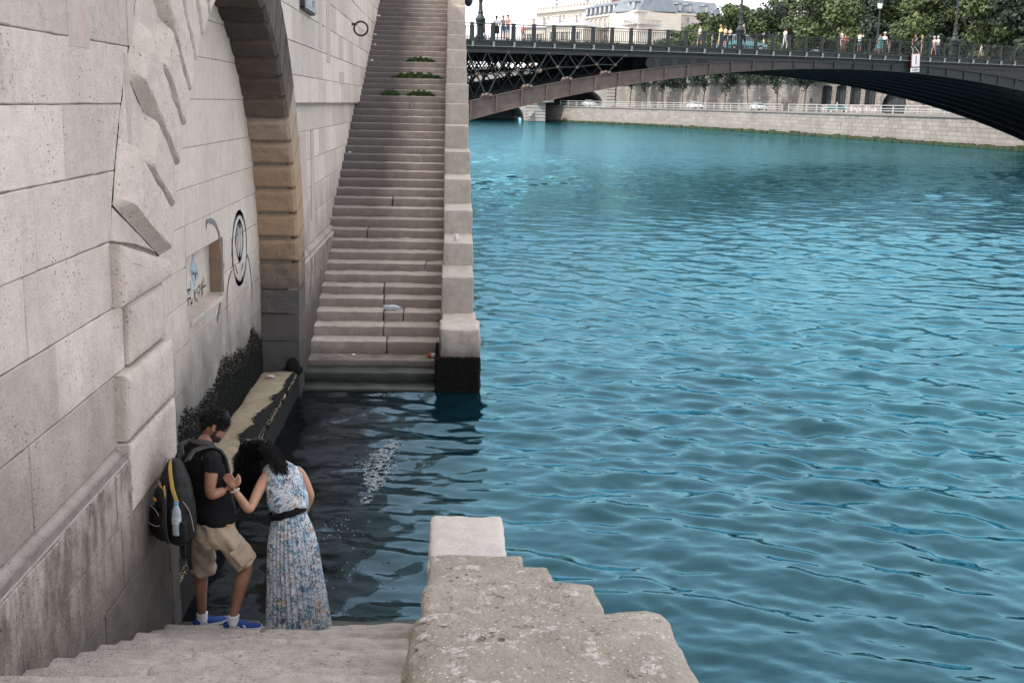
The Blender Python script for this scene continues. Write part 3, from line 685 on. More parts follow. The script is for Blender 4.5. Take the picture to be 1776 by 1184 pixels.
for t in (-.05, WID-.15):
    mb = MB(); strip(mb, t, lambda s: ztop(s)-1.56, lambda s: ztop(s)-1.2, .2); mb.build('fascia_girder', M['green'], br)
    mb = MB(); strip(mb, t-.12, lambda s: ztop(s)-1.22, lambda s: ztop(s)-1.13, .5); strip(mb, t-.07, lambda s: ztop(s)-1.3, lambda s: ztop(s)-1.225, .3); mb.build('cornice', M['green'], br)
    mb = MB(); strip(mb, t-.06, lambda s: ztop(s)-1.60, lambda s: ztop(s)-1.555, .3); mb.build('bottom_bead', M['green_pale'], br)
    mb = MB(); strip(mb, t+.02, lambda s: ztop(s)-.06, lambda s: ztop(s), .14); mb.build('handrail', M['green'], br)
    mb = MB(); strip(mb, t+.05, lambda s: ztop(s)-.98, lambda s: ztop(s)-.94, .08); strip(mb, t+.06, lambda s: ztop(s)-.19, lambda s: ztop(s)-.16, .06); mb.build('lower_rail', M['green'], br)
    k = 0
    while True:
        s = -.04+1.606*(k-5); k += 1
        if s > S1-2: break
        mb = MB(); zt_ = ztop(s)
        mb.box(B(s, t+.09, zt_-.6), (.10, .10, .54), Matrix.Rotation(math.atan2(EB.y, EB.x), 3, 'Z'))
        mb.box(B(s, t+.09, zt_+.0), (.13, .13, .05), Matrix.Rotation(math.atan2(EB.y, EB.x), 3, 'Z')); mb.box(B(s, t+.09, zt_-1.08), (.14, .14, .07), Matrix.Rotation(math.atan2(EB.y, EB.x), 3, 'Z'))
        mb.build('post', M['green'], br)
        if t < 1:
            mb = MB(); c = B(s+.02, -.13, zt_-1.56)
            mb.lathe(c, [(.0, -.10), (.09, -.07), (.12, 0), (.09, .07), (0, .10)], 8); mb.box(c+Vector((0, 0, .2)), (.08, .07, .1)); mb.build('bracket', M['green_pale'], br)
        mb = MB()
        for q in range(1, 10):
            s2 = s+1.606*q/10; z2 = ztop(s2); mb.tube([B(s2, t+.09, z2-.95), B(s2, t+.09, z2-.55), B(s2, t+.09, z2-.17)], [.028, .02, .028], 4, cap=False)
            if t < 1: mb.tube([B(s2-.05, t+.09, z2-1.14), B(s2+.05, t+.09, z2-.96)], .014, 3, cap=False); mb.tube([B(s2+.05, t+.09, z2-1.14), B(s2-.05, t+.09, z2-.96)], .014, 3, cap=False)
        mb.build('baluster_panel', M['green'], br)
def zch(s): return ztop(s)-1.9
for j in range(9):
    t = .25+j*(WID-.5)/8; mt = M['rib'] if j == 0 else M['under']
    mb = MB()
    strip(mb, t-.03, zrib, lambda s: zrib(s)+drib(s), .06)
    strip(mb, t-.20, lambda s: zrib(s)-.04, zrib, .4); strip(mb, t-.17, lambda s: zrib(s)+drib(s), lambda s: zrib(s)+drib(s)+.05, .34)
    if j == 0:
        s = -8
        while s < 80:
            mb.bar(B(s, t-.12, zrib(s)), B(s, t-.12, zrib(s)+drib(s)), .07, .14, upv=EB); s += 2.0
    mb.build('arch_rib', mt, br)
    mb = MB(); mb2 = MB()
    strip(mb, t-.1, lambda s: zch(s)-.12, lambda s: zch(s)+.12, .2)
    for half in (0, 1):
        nodes = [1.25+3.2*k for k in range(-3, 5)]
        mid = lambda s: (zch(s)+zrib(s)+drib(s))/2
        F = (lambda s: s) if not half else (lambda s: 69.2-s)
        for b in nodes:
            if b > 14: continue
            zb = zrib(b)+drib(b)
            for dtop in (-1.6, 1.6):
                u = b+dtop
                mb.bar(B(F(b), t, zb), B(F(u), t, zch(u)), .1, .09, upv=NB)
                um = b+dtop*.5; zm = (zb+zch(u))/2
                mb.bar(B(F(um), t, zm), B(F(b), t, zch(b)), .07, .06, upv=NB)
            zm1 = (zb+zch(b-1.6))/2; zm2 = (zb+zch(b+1.6))/2
            b2 = b+3.2; zb2 = zrib(b2)+drib(b2)
            mb.bar(B(F(b-.8), t, zm1), B(F(b+.8), t, zm2), .06, .06, upv=NB)
            if b2 < 14: mb.bar(B(F(b+.8), t, zm2), B(F(b2-.8), t, (zb2+zch(b2-1.6))/2), .06, .06, upv=NB)
            if j == 0:
                for dd in (-.28, 0, .28): mb2.lathe(B(F(b+dd), t-.08, zb+.13+.06*(dd == 0)), [(0, -.16), (.15, -.1), (.19, 0), (.13, .12), (0, .16)], 8)
                mb2.box(B(F(b), t, zb+.05), (.45, .16, .06), Matrix.Rotation(math.atan2(EB.y, EB.x), 3, 'Z'))
                for um, zm in ((b-.8, zm1), (b+.8, zm2), (b+1.6, zch(b+1.6)-.05)): mb2.lathe(B(F(um), t-.06, zm), [(0, -.12), (.12, -.08), (.12, .08), (0, .12)], 8)
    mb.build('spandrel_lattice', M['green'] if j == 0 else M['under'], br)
    if j == 0: ro_ = mb2.build('node_rosettes', M['rib'], br); ro_['kind'] = 'stuff'
    # solid web near the crown
    mb = MB(); sw = [14.6+(54.6-14.6)*k/40 for k in range(41)]
    mb.loft([[B(s, t-.02, zrib(s)+drib(s)), B(s, t+.02, zrib(s)+drib(s)), B(s, t+.02, max(zch(s), zrib(s)+drib(s)+.01)), B(s, t-.02, max(zch(s), zrib(s)+drib(s)+.01))] for s in sw], True)
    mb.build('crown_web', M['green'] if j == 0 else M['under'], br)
    if j == 0:
        for s_, a_, b_ in ((14.7, .42, .42), (16.05, .55, .36), (17.7, .55, .25), (19.3, .5, .15)):
            mb = MB(); zc_ = (zch(s_)+zrib(s_)+drib(s_))/2-.05; n = 20
            rg = [[B(s_+a_*(1-.0)*math.cos(q*2*PI/n)*k1, t-.02-k2, zc_+b_*math.sin(q*2*PI/n)*k1) for q in range(n)] for k1, k2 in ((1, .0), (1, .02), (.9, .02), (.9, .005))]
            mb.loft(rg, True); mb.build('web_opening', M['under'], br)
mb = MB()
for k in range(58):
    s = S0+1+1.606*k; z = ztop(s)-1.78; mb.bar(B(s, .3, z-.15), B(s, WID-.3, z-.15), .16, .3)
    if k % 3 == 0 and zrib(s) < 7.2: mb.bar(B(s, .3, zrib(s)+.3), B(s, WID-.3, zrib(s)+.3), .12, .2)
mb.build('cross_beams', M['under'], br)
mb = MB(); strip(mb, .3, lambda s: ztop(s)-1.14, lambda s: ztop(s)-1.10, 3.2); strip(mb, WID-3.5, lambda s: ztop(s)-1.14, lambda s: ztop(s)-1.10, 3.2); mb.build('walkway', M['pave'], br)
ab = thing('bridge_abutment', 'plain masonry abutment carrying the near end of the iron bridge, mostly hidden by the stairway', 'abutment')
ab['label'] = 'masonry abutment at the near end of the iron bridge'
M['bank'] = stone('sunlit_quay_masonry', (.23, .205, .185), (.30, .27, .245), pit=.0, tonev=.16, stains=((.3, 1.5, (.20, .19, .17), .6), (-.2, .55, (.035, .045, .03), .98)), streak=.45, big=.16, bump=.3, dark=(.13, .125, .12))
M['bank_up'] = stone('upper_retaining_masonry', (.20, .18, .165), (.27, .245, .225), pit=.0, tonev=.2, streak=.4, big=.2, bump=.3, dark=(.12, .115, .11))
def course_line(mb, pts, z0, z1, wid, seed, off=0.0):   # masonry on a curved wall: pts = sampled (point, normal) list
    pass
mb = MB(); rough_box(mb, (-26, 79, -1), (-3.5, 112, 8.0), r=.1, seg=3, amp=.05); mb.build('masonry', M['bank'], ab)

# ================================================================ FAR BANK
def proj(P):
    d = Vector(P)-Vector((0, 0, EYE)); z = d.dot(fw); return 888+FPX*d.dot(R2)/z, 592-FPX*d.dot(U2)/z
bp_ = [(84, 60), (77, 85), (71.5, 110), (67.5, 135), (62.3, 175), (54.8, 219), (43.5, 258), (30, 287), (4, 330), (-30, 372), (-80, 420)]
def catm(p0, p1, p2, p3, t):
    return tuple(.5*((2*b)+(-a+c)*t+(2*a-5*b+4*c-d)*t*t+(-a+3*b-3*c+d)*t**3) for a, b, c, d in zip(p0, p1, p2, p3))
BK = []
for i in range(1, len(bp_)-2):
    for k in range(40): BK.append(Vector(catm(bp_[i-1], bp_[i], bp_[i+1], bp_[i+2], k/40)))
AC = [0]
for a, b in zip(BK, BK[1:]): AC.append(AC[-1]+(b-a).length)
def bank(s, off=0, z=0):
    s = max(0, min(AC[-1]-.01, s)); i = max(0, min(len(AC)-2, int(np.searchsorted(AC, s))-1)); f = (s-AC[i])/(AC[i+1]-AC[i])
    p = BK[i].lerp(BK[i+1], f); t = (BK[min(i+2, len(BK)-1)]-BK[max(i-1, 0)]).normalized(); n = Vector((t.y, -t.x))
    return Vector((p.x+n.x*off, p.y+n.y*off, z))
def bank_dir(s): d = bank(s+.5)-bank(s-.5); return math.atan2(d.y, d.x)
def bank_at(u, off, z):
    best = min((abs(proj(bank(s, off, z))[0]-u), s) for s in np.arange(5, AC[-1]-1, .5)); return best[1]
QZ, UZ, OFF = 3.95, 9.9, 9.5
SEND = bank_at(968, 0, 1)
def wall_blocks(mb, s0, s1, off0, off1, z0, z1, rows, wid, seed, hole=None):
    rr = random.Random(seed)
    for r in range(rows):
        za = z0+(z1-z0)*r/rows; zb = z0+(z1-z0)*(r+1)/rows; oa = off0+(off1-off0)*r/rows; ob = off0+(off1-off0)*(r+1)/rows
        s = s0-rr.random()*wid
        while s < s1:
            e = min(s1, s+wid*rr.uniform(.7, 1.3)); a = max(s, s0)
            if not (hole and hole((a+e)/2, (za+zb)/2)):
                g = .03; j = rr.uniform(-.02, .02)
                mb.add([bank(a+g, oa+j, za+g*.6), bank(e-g, oa+j, za+g*.6), bank(e-g, ob+j, zb-g*.6), bank(a+g, ob+j, zb-g*.6)], [(0, 1, 2, 3)], tone=rr.random())
            s = e
def sweep(mb, s0, s1, prof, step=3.0):
    n = max(2, int((s1-s0)/step)); mb.loft([[bank(s0+(s1-s0)*k/n, o, z) for o, z in prof] for k in range(n+1)], True)
lq = thing('quay_wall', 'sunlit far quay wall of pale blocks with dark weed along its foot', 'wall')
mb = MB(); wall_blocks(mb, 0, SEND+6, -.45, 0, -.5, QZ-.35, 7, 1.7, 1); mb.build('wall_facing', M['bank'], lq)
mb = MB(); sweep(mb, 0, SEND+6, [(-.42, -.6), (.035, QZ-.35), (.6, QZ-.35), (.6, -.6)]); mb.build('joint_mortar', M['bank'], lq)
mb = MB(); sweep(mb, 0, SEND+6, [(-.22, QZ-.35), (-.22, QZ-.03), (.8, QZ-.03), (.8, QZ-.35)], 2); mb.build('coping', M['bank_up'], lq)
M['weed'] = plain('dark_green_weed', (.035, .05, .022), .9, .5, 2)
rr = random.Random(12); mb = MB()
for k in range(2600):
    s = rr.uniform(0, SEND); p = bank(s, -.5-.25*rr.random(), rr.uniform(.0, .3)); q = rr.uniform(.1, .26)*(1+.8*(rr.random() < .08))
    mb.box(p, (q, q, q*.8), Matrix.Rotation(rr.random()*3, 3, 'Z'))
o = mb.build('water_weed', M['weed'], lq); o['kind'] = 'stuff'
mb = MB(); n = 90; mb.add([bank((SEND+40)*k/n, o_, QZ-.03) for k in range(n+1) for o_ in (.5, OFF+.5)], [(2*k, 2*k+2, 2*k+3, 2*k+1) for k in range(n)])
tag(mb.build('quay_road', M['pave']), kind='structure')
mb = MB(); n = 80; mb.add([bank(AC[-1]*k/n, o_, UZ) for k in range(n+1) for o_ in (OFF+.3, OFF+300)], [(2*k, 2*k+2, 2*k+3, 2*k+1) for k in range(n)])
tag(mb.build('upper_street', M['pave']), kind='structure')
# retaining wall with openings
uw = thing('retaining_wall', 'tall far retaining wall with four shuttered openings and a vaulted arch', 'wall')
ops = []
for ua, ub in ((1424, 1442), (1449, 1466.5), (1472.5, 1492), (1499, 1518)):
    ops.append((bank_at(ub, OFF, 6), bank_at(ua, OFF, 6), 5.15, 8.55, .35))
sa, sb = bank_at(1572, OFF, 5), bank_at(1528, OFF, 5); ops.append((sa, sb, QZ, 7.35, 2.6))
def hole(s, z):
    return any(a-.0 < s < b+.0 and z0 < z < z1 for a, b, z0, z1, r in ops)
UE = bank_at(1062, OFF, 6)
mb = MB(); cuts = sorted([0, UE]+[q for a, b, *_ in ops for q in (a-.45, b+.45)])
for a, b in zip(cuts, cuts[1:]):
    if not any(abs(a-(o_[0]-.45)) < .01 for o_ in ops): wall_blocks(mb, a, b, OFF, OFF+.15, QZ-.1, 9.2, 10, 1.5, int(a*7))
for a, b, z0, z1, rise in ops:
    wall_blocks(mb, a-.45, a, OFF, OFF+.15, QZ-.1, 9.2, 10, .9, 3); wall_blocks(mb, b, b+.45, OFF, OFF+.15, QZ-.1, 9.2, 10, .9, 4)
    if z0 > QZ+.2: wall_blocks(mb, a, b, OFF, OFF+.05, QZ-.1, z0, 2, 1.5, 5)
    n = 12
    for k in range(n):                          # arched head built of wedge stones
        s1_, s2_ = a+(b-a)*k/n, a+(b-a)*(k+1)/n
        h = lambda s: z1-rise+rise*math.sqrt(max(0, 1-((s-(a+b)/2)/((b-a)/2))**2))
        mb.add([bank(s1_+.03, OFF+.1, h(s1_)), bank(s2_-.03, OFF+.1, h(s2_)), bank(s2_-.03, OFF+.15, 9.2), bank(s1_+.03, OFF+.15, 9.2)], [(0, 1, 2, 3)], tone=rnd.random())
mb.build('wall_facing', M['bank_up'], uw)
mb = MB(); sweep(mb, 0, UE, [(OFF-.25, 9.2), (OFF-.25, 9.5), (OFF+.6, 9.5), (OFF+.6, 9.2)]); mb.build('cornice', plain('dark_weathered_cornice', (.07, .07, .068), .9, .4, 1), uw)
mb = MB(); wall_blocks(mb, 0, UE, OFF+.05, OFF+.05, 9.5, 10.5, 2, 2.2, 8); sweep(mb, 0, UE, [(OFF+.09, 9.5), (OFF+.09, 10.5), (OFF+.5, 10.5), (OFF+.5, 9.5)]); mb.build('street_parapet', M['bank_up'], uw)
mb = MB()
for a, b in zip(cuts, cuts[1:]):
    if not any(abs(a-(o_[0]-.45)) < .01 for o_ in ops): sweep(mb, a, b, [(OFF+.19, QZ-.2), (OFF+.19, 9.3), (OFF+.4, 9.3), (OFF+.4, QZ-.2)])
mb.build('joint_mortar', M['grout'], uw)
M['shutter'] = plain('dark_shutter_paint', (.022, .025, .028), .8, .4, 2)
for a, b, z0, z1, rise in ops:
    mb = MB(); mb.add([bank(a-.2, OFF+.9, z0-.3), bank(b+.2, OFF+.9, z0-.3), bank(b+.2, OFF+.9, z1+.5), bank(a-.2, OFF+.9, z1+.5)], [(0, 1, 2, 3)])
    mb.add([bank(a, OFF+.1, z0), bank(a, OFF+.9, z0), bank(a, OFF+.9, z1), bank(a, OFF+.1, z1)], [(0, 1, 2, 3)]); mb.add([bank(b, OFF+.1, z0), bank(b, OFF+.9, z0), bank(b, OFF+.9, z1), bank(b, OFF+.1, z1)], [(3, 2, 1, 0)])
    for k in range(1, 4): mb.bar(bank(a+(b-a)*k/4, OFF+.86, z0), bank(a+(b-a)*k/4, OFF+.86, z1), .12, .06)
    mb.build('shutter', M['shutter'], uw)
# white railing on the quay
M['white'] = plain('white_painted_steel', (.38, .38, .37), .5, .08, 3)
def railing(s0, s1, label):
    t = thing('quay_railing', label, 'railing')
    mb = MB()
    for z in (QZ+1.08, QZ+.62, QZ+.28): sweep(mb, s0, s1, [(.22, z), (.22, z+.1), (.32, z+.1), (.32, z)], 2)
    mb.build('rail', M['white'], t); n = max(2, int((s1-s0)/3.4))
    for k in range(n+1):
        p = bank(s0+(s1-s0)*k/n, .3, QZ); mb = MB(); mb.box(p+Vector((0, 0, .56)), (.08, .08, .6)); mb.box(p+Vector((0, 0, .02)), (.14, .14, .03)); mb.build('post', M['white'], t)
railing(bank_at(1720, .3, 5), bank_at(1368, .3, 5), 'long white tubular railing on the far quay, to the right of its gap')
railing(bank_at(1356, .3, 5), bank_at(972, .3, 5), 'long white tubular railing on the far quay, to the left of its gap')
# ---- stone road bridge behind
sbg = thing('stone_bridge', 'pale rusticated stone bridge pier and road arch seen under the iron bridge', 'bridge')
M['rust'] = stone('pale_rusticated_stone', (.30, .28, .26), (.36, .335, .31), pit=0, tonev=.15, streak=.35, big=.3, dark=(.2, .19, .18))
def px(u, y, z): p = pixY(u, 188, y); return Vector((p.x, y, z))
mb = MB(); D = 289
x0 = px(911, D, 0).x; x1 = px(943, D, 0).x
for k in range(9):
    z = -.8+.78*k; g = .10
    rough_box(mb, (x0-.25+.02*k, D-3, z+g*.5), (x1+.25, D+12, z+.78-g*.5), r=.12, seg=2, amp=.0)
rough_box(mb, (x0, D-2.8, -1), (x1, D+12, 6.4), r=.05, seg=3, amp=0); mb.build('pier', M['rust'], sbg)
mb = MB(); mb.lathe(((x0+x1)/2+2.2, D-2.6, 5.2), [(2.3, -.6), (2.3, 0), (1.9, 1.0), (1.1, 1.9), (0, 2.4)], 20); mb.build('cutwater_cap', M['rust'], sbg)
mb = MB(); mb.box(((x0+x1)/2-1.0, D-3.05, 1.6), (.8, .1, 1.1)); mb.lathe(((x0+x1)/2-1.0, D-3.1, 1.0), [(0.1, .1), (.6, .2), (.6, 1), (.1, 1.1)], 12); mb.build('cartouche', M['rust'], sbg)
def arch_wall(mb, xa, xb, spring, rise, x_lo, x_hi, zt, y, yb, ringw):
    n = 22; cx = (xa+xb)/2; hw = (xb-xa)/2
    P = [(cx-hw*math.cos(PI*k/n), spring+rise*math.sin(PI*k/n)) for k in range(n+1)]
    Q = [(cx-(hw+ringw)*math.cos(PI*k/n), spring+(rise+ringw)*math.sin(PI*k/n)) for k in range(n+1)]
    for k in range(n):
        mb.add([(P[k][0], y-.2, P[k][1]), (P[k+1][0], y-.2, P[k+1][1]), (Q[k+1][0]-.03, y-.2, Q[k+1][1]), (Q[k][0]+.03, y-.2, Q[k][1])], [(3, 2, 1, 0)], tone=rnd.random())
        mb.add([(Q[k][0], y, Q[k][1]), (Q[k+1][0], y, Q[k+1][1]), (Q[k+1][0], y, zt), (Q[k][0], y, zt)], [(3, 2, 1, 0)], tone=.4)
        mb.add([(P[k][0], y-.2, P[k][1]), (P[k+1][0], y-.2, P[k+1][1]), (P[k+1][0], yb, P[k+1][1]), (P[k][0], yb, P[k][1])], [(0, 1, 2, 3)], tone=.1)
    for a, b in ((x_lo, cx-hw-ringw), (cx+hw+ringw, x_hi)): mb.add([(a, y, -1), (b, y, -1), (b, y, zt), (a, y, zt)], [(0, 1, 2, 3)], tone=.5)
mb = MB(); xa, xb = px(946, D, 0).x, px(1046, D, 0).x
arch_wall(mb, xa, xb, 4.0, 4.6, xa-2.0, px(1063, D, 0).x, 12, D, D+45, 2.0)
mb.box(((xa+xb)/2, D+45, 6), (8, .2, 6.5), tone=0.)
arch_wall(mb, px(800, D, 0).x, px(909, D, 0).x, .6, 4.8, px(780, D, 0).x, x0+1, 12, D, D+45, 1.6)
mb.box((px(855, D, 0).x, D+45, 4), (9, .2, 6), tone=0.)
for k in range(9): rough_box(mb, (px(1050, D, 0).x, D-1.2, 3.9+.8*k+.05), (px(1065, D, 0).x, D+2, 4.7+.8*k-.05), r=.1, seg=2, amp=0)
mb.build('arch_spandrel', M['rust'], sbg)
mb = MB(); mb.box(((px(780, D, 0).x+px(1063, D, 0).x)/2, D+8, 12.3), ((px(1063, D, 0).x-px(780, D, 0).x)/2, 8.4, .3)); mb.build('road_deck', M['rust'], sbg)

# ================================================================ TREES
def leafmat(name, a, b_):
    mt, nt, b = newmat(name); v = nt.nodes.new('ShaderNodeTexCoord').outputs['Object']
    at = nd(nt, 'ShaderNodeAttribute', attribute_name='tone')
    col = mixc(nt, at.outputs['Fac'], a, b_); col = mixc(nt, ramp(nt, noise_(nt, v, .35, 3), [(.35, 0.), (.65, .6)]), col, tuple(x*1.5 for x in b_))
    nt.links.new(col, b.inputs['Base Color']); b.inputs['Roughness'].default_value = .6; b.inputs['Specular IOR Level'].default_value = .25
    return mt
M['leaf'] = leafmat('plane_tree_leaves', (.028, .046, .022), (.075, .102, .038))
M['leaf_dark'] = leafmat('dark_tree_leaves', (.012, .022, .017), (.03, .046, .028))
M['bark'] = plain('grey_bark', (.10, .085, .07), .9, .3, 6)
def crown_mesh(name, mat, nclump, nleaf, rx, rz, size, seed, droop=0):
    rs = np.random.RandomState(seed); V = []; T = []
    for c in range(nclump):
        u = rs.normal(size=3); u /= np.linalg.norm(u); rr_ = (.35+.65*rs.rand()**.6)
        cc = u*rr_*np.array([rx, rx, rz]); cr_ = rx*rs.uniform(.22, .38)
        n = nleaf//nclump; d = rs.normal(size=(n, 3)); d /= np.linalg.norm(d, axis=1)[:, None]
        p = cc+d*cr_*(rs.rand(n)**.35)[:, None]*np.array([1, 1, .75])
        if droop: p[:, 2] -= droop*np.abs(rs.rand(n))**3*rz
        nr = d*.8+rs.normal(size=(n, 3))*.55+np.array([0, 0, .35]); nr /= np.linalg.norm(nr, axis=1)[:, None]
        a = np.cross(nr, rs.normal(size=(n, 3))); a /= np.linalg.norm(a, axis=1)[:, None]; b = np.cross(nr, a)
        s = size*rs.uniform(.6, 1.3, n)[:, None]
        V.append(np.stack([p+a*s, p+b*s*.6, p-a*s, p-b*s*.6], 1).reshape(-1, 3)); T.append(np.clip(rs.normal(.5+.2*rs.normal(), .2, n), 0, 1))
    V = np.concatenate(V); T = np.concatenate(T); n = len(T); me = bpy.data.meshes.new(name)
    me.vertices.add(len(V)); me.vertices.foreach_set('co', V.astype(np.float32).ravel()); me.loops.add(4*n); me.loops.foreach_set('vertex_index', np.arange(4*n, dtype=np.int32))
    me.polygons.add(n); me.polygons.foreach_set('loop_start', np.arange(0, 4*n, 4, dtype=np.int32)); me.polygons.foreach_set('loop_total', np.full(n, 4, np.int32))
    at = me.attributes.new('tone', 'FLOAT', 'FACE'); at.data.foreach_set('value', T.astype(np.float32)); me.update(); me.materials.append(mat); return me
CR = [crown_mesh('crown', M['leaf'], 46, 9000, 5.0, 6.2, .27, 11), crown_mesh('crown', M['leaf'], 40, 9000, 5.2, 5.6, .29, 12), crown_mesh('crown', M['leaf_dark'], 46, 9000, 5.2, 6.4, .28, 13)]
CL = [crown_mesh('crown', M['leaf_dark'], 22, 2000, 2.9, 2.2, .24, 14, .5), crown_mesh('crown', M['leaf_dark'], 20, 2000, 2.6, 2.4, .24, 15, .5)]
def trunk_mesh(h, r, seed, spread):
    rr = random.Random(seed); mb = MB(); top = Vector((rr.uniform(-.4, .4), rr.uniform(-.4, .4), h))
    mb.tube([(0, 0, 0), (top.x*.3, top.y*.3, h*.4), tuple(top)], [r*1.25, r, r*.75], 8)
    for k in range(5):
        a = k*1.26+rr.random(); e = top+Vector((math.cos(a)*spread, math.sin(a)*spread, spread*rr.uniform(.9, 1.7))); mb.tube([top-Vector((0, 0, .4)), top.lerp(e, .5)+Vector((0, 0, .3)), e], [r*.6, r*.35, r*.12], 6)
    return mb
TR = trunk_mesh(5, .28, 1, 3.2).build('trunk', M['bark']); TRm = TR.data; bpy.data.objects.remove(TR)
TL = trunk_mesh(4.6, .13, 2, 1.6).build('trunk', M['bark']); TLm = TL.data; bpy.data.objects.remove(TL)
def tree(label, p, crown, trunk, th, sc, ch, rz, group):
    t = thing('broadleaf_tree', label, 'tree', p, rz, group); a = link('trunk', trunk, t); a.scale = (sc, sc, th)
    b = link('crown', crown, t); b.location = (0, 0, ch-(2.6 if ch > 7.8 else 0)); b.scale = (sc*1.22, sc*1.22, sc*1.22) if ch > 7.8 else (sc, sc, sc); return t
upper = [(1170, 18, .86, 8.8, 0, 'lowest leftmost tree on the far quay, beside the pale slate roofed building'),
 (1222, 19, 1.02, 10.6, 1, 'mid height tree between the yellow shirts and the slate roofed building'),
 (1265, 17, 1.1, 11.4, 0, 'light green tree behind the lamp left of the older man on the bridge'),
 (1322, 24, 1.1, 11.0, 2, 'dark tree behind the bridge railing, left of the small white house front'),
 (1370, 13, .78, 8.6, 1, 'low bright green tree under the white house front beyond the bridge'),
 (1432, 17, 1.2, 12.0, 0, 'tall tree just right of the white house front beyond the bridge'),
 (1492, 15, 1.15, 11.8, 1, 'leafy tree behind the person taking a picture on the bridge'),
 (1552, 17, 1.05, 10.8, 2, 'tree behind the lantern lamp and the woman in teal on the bridge'),
 (1612, 14, 1.0, 10.4, 0, 'tree behind the elderly couple on the bridge'),
 (1672, 16, 1.05, 10.8, 2, 'dark tree behind the rightmost street lamp of the bridge'),
 (1735, 14, 1.0, 10.5, 1, 'second tree from the right edge of the view beyond the bridge'),
 (1800, 15, 1.05, 10.8, 2, 'dark tree at the right edge of the view beyond the bridge')]
for i, (u, off, sc, ch, k, lab) in enumerate(upper):
    s = bank_at(u, off, UZ); tree(lab, bank(s, off, UZ), CR[k], TRm, 1.25, sc, ch, i*1.7, 'big trees on the far upper quay')
for i, (u, off) in enumerate(((1345, 33), (1455, 26), (1530, 26), (1590, 24), (1655, 24), (1720, 24), (1270, 38))):
    s = bank_at(u, off, UZ); tree('tall rear row tree beyond the bridge, %s' % ('showing left of the white house front', 'between the backpacker and the photo taker', 'above the woman in teal', 'above the white depth sign', 'between the two right hand lamps', 'right of the last street lamp', 'behind the older man in the white tee')[[0, 1, 2, 3, 4, 5, 6].index(i)], bank(s, off, UZ), CR[2 if i % 2 else 0], TRm, 1.4, 1.3, 11.0 if i in (1, 2, 3, 4, 5) else 13, i*2.1, 'rear row of big trees on the far upper quay')
low = [1092, 1120, 1150, 1183, 1218, 1257, 1297, 1348, 1396]
names = ['first', 'second', 'third', 'fourth', 'fifth', 'sixth', 'seventh', 'eighth', 'last']
for i, u in enumerate(low):
    s = bank_at(u, 6.2, QZ+2); tree('slender dark quayside tree, %s from the left against the retaining wall' % names[i], bank(s, 6.2, QZ), CL[i % 2], TLm, 1.2, 1.0+.1*(i % 3), 6.9+.6, i*1.3, 'slender trees along the far lower quay')

# ================================================================ BUILDINGS BEYOND
M['cream'] = plain('cream_facade_stone', (.50, .46, .41), .9, .08, .5)
M['slate'] = plain('blue_grey_slate_roof', (.17, .20, .23), .6, .2, .8)
M['zinc'] = plain('pale_zinc_roof', (.36, .37, .38), .5, .15, .5)
M['win'] = plain('dark_window_glass', (.06, .075, .09), .15, .3, 1)
M['brick'] = plain('red_chimney_brick', (.28, .12, .09), .9, .2, 4)
def P3(u, v, d): return Vector((0, 0, EYE))+ray(u, v)*(d/ray(u, v).y)
def facade(pa, pb, z0, z1, th, name, mat, parent):
    mb = MB(); d = (pb-pa); d.z = 0; d.normalize(); n = Vector((-d.y, d.x, 0))
    a, b = Vector((pa.x, pa.y, 0)), Vector((pb.x, pb.y, 0))
    mb.loft([[a+Vector((0, 0, z)), b+Vector((0, 0, z)), b+n*th+Vector((0, 0, z)), a+n*th+Vector((0, 0, z))] for z in (z0, z1)], True)
    return mb.build(name, mat, parent), a, b, d, n
def wins(parent, a, b, n, fr, z0, z1, w_, arched=False, nm='window'):
    for f in fr:
        c = a.lerp(b, f); d = (b-a).normalized(); mb = MB()
        if arched:
            q = 14; ring = [c-n*.12+d*(w_*math.cos(2*PI*k/q))+Vector((0, 0, (z0+z1)/2+(z1-z0)/2*math.sin(2*PI*k/q))) for k in range(q)]
            mb.add(ring, [tuple(range(q))]); mb.build(nm, M['win'], parent)
            m2 = MB(); m2.tube(ring+[ring[0]], .18, 5, cap=False); fo = m2.build('window_frame', M['cream'], parent)
        else:
            R_ = Matrix((d, n, Vector((0, 0, 1)))).transposed()
            mb.box(c-n*.03+Vector((0, 0, (z0+z1)/2)), (w_, .08, (z1-z0)/2), R_); wo_ = mb.build(nm, M['win'], parent)
            m2 = MB()
            for sx_ in (-1, 1): m2.box(c-n*.08+d*(w_*sx_)+Vector((0, 0, (z0+z1)/2)), (.12, .16, (z1-z0)/2+.1), R_)
            m2.box(c-n*.1+Vector((0, 0, z1+.1)), (w_+.3, .25, .14), R_); m2.box(c-n*.12+Vector((0, 0, z0-.05)), (w_+.2, .22, .1), R_); m2.box(c-n*.08+Vector((0, 0, (z0+z1)/2)), (.05, .1, (z1-z0)/2), R_)
            m2.build('window_frame', M['cream'], wo_)
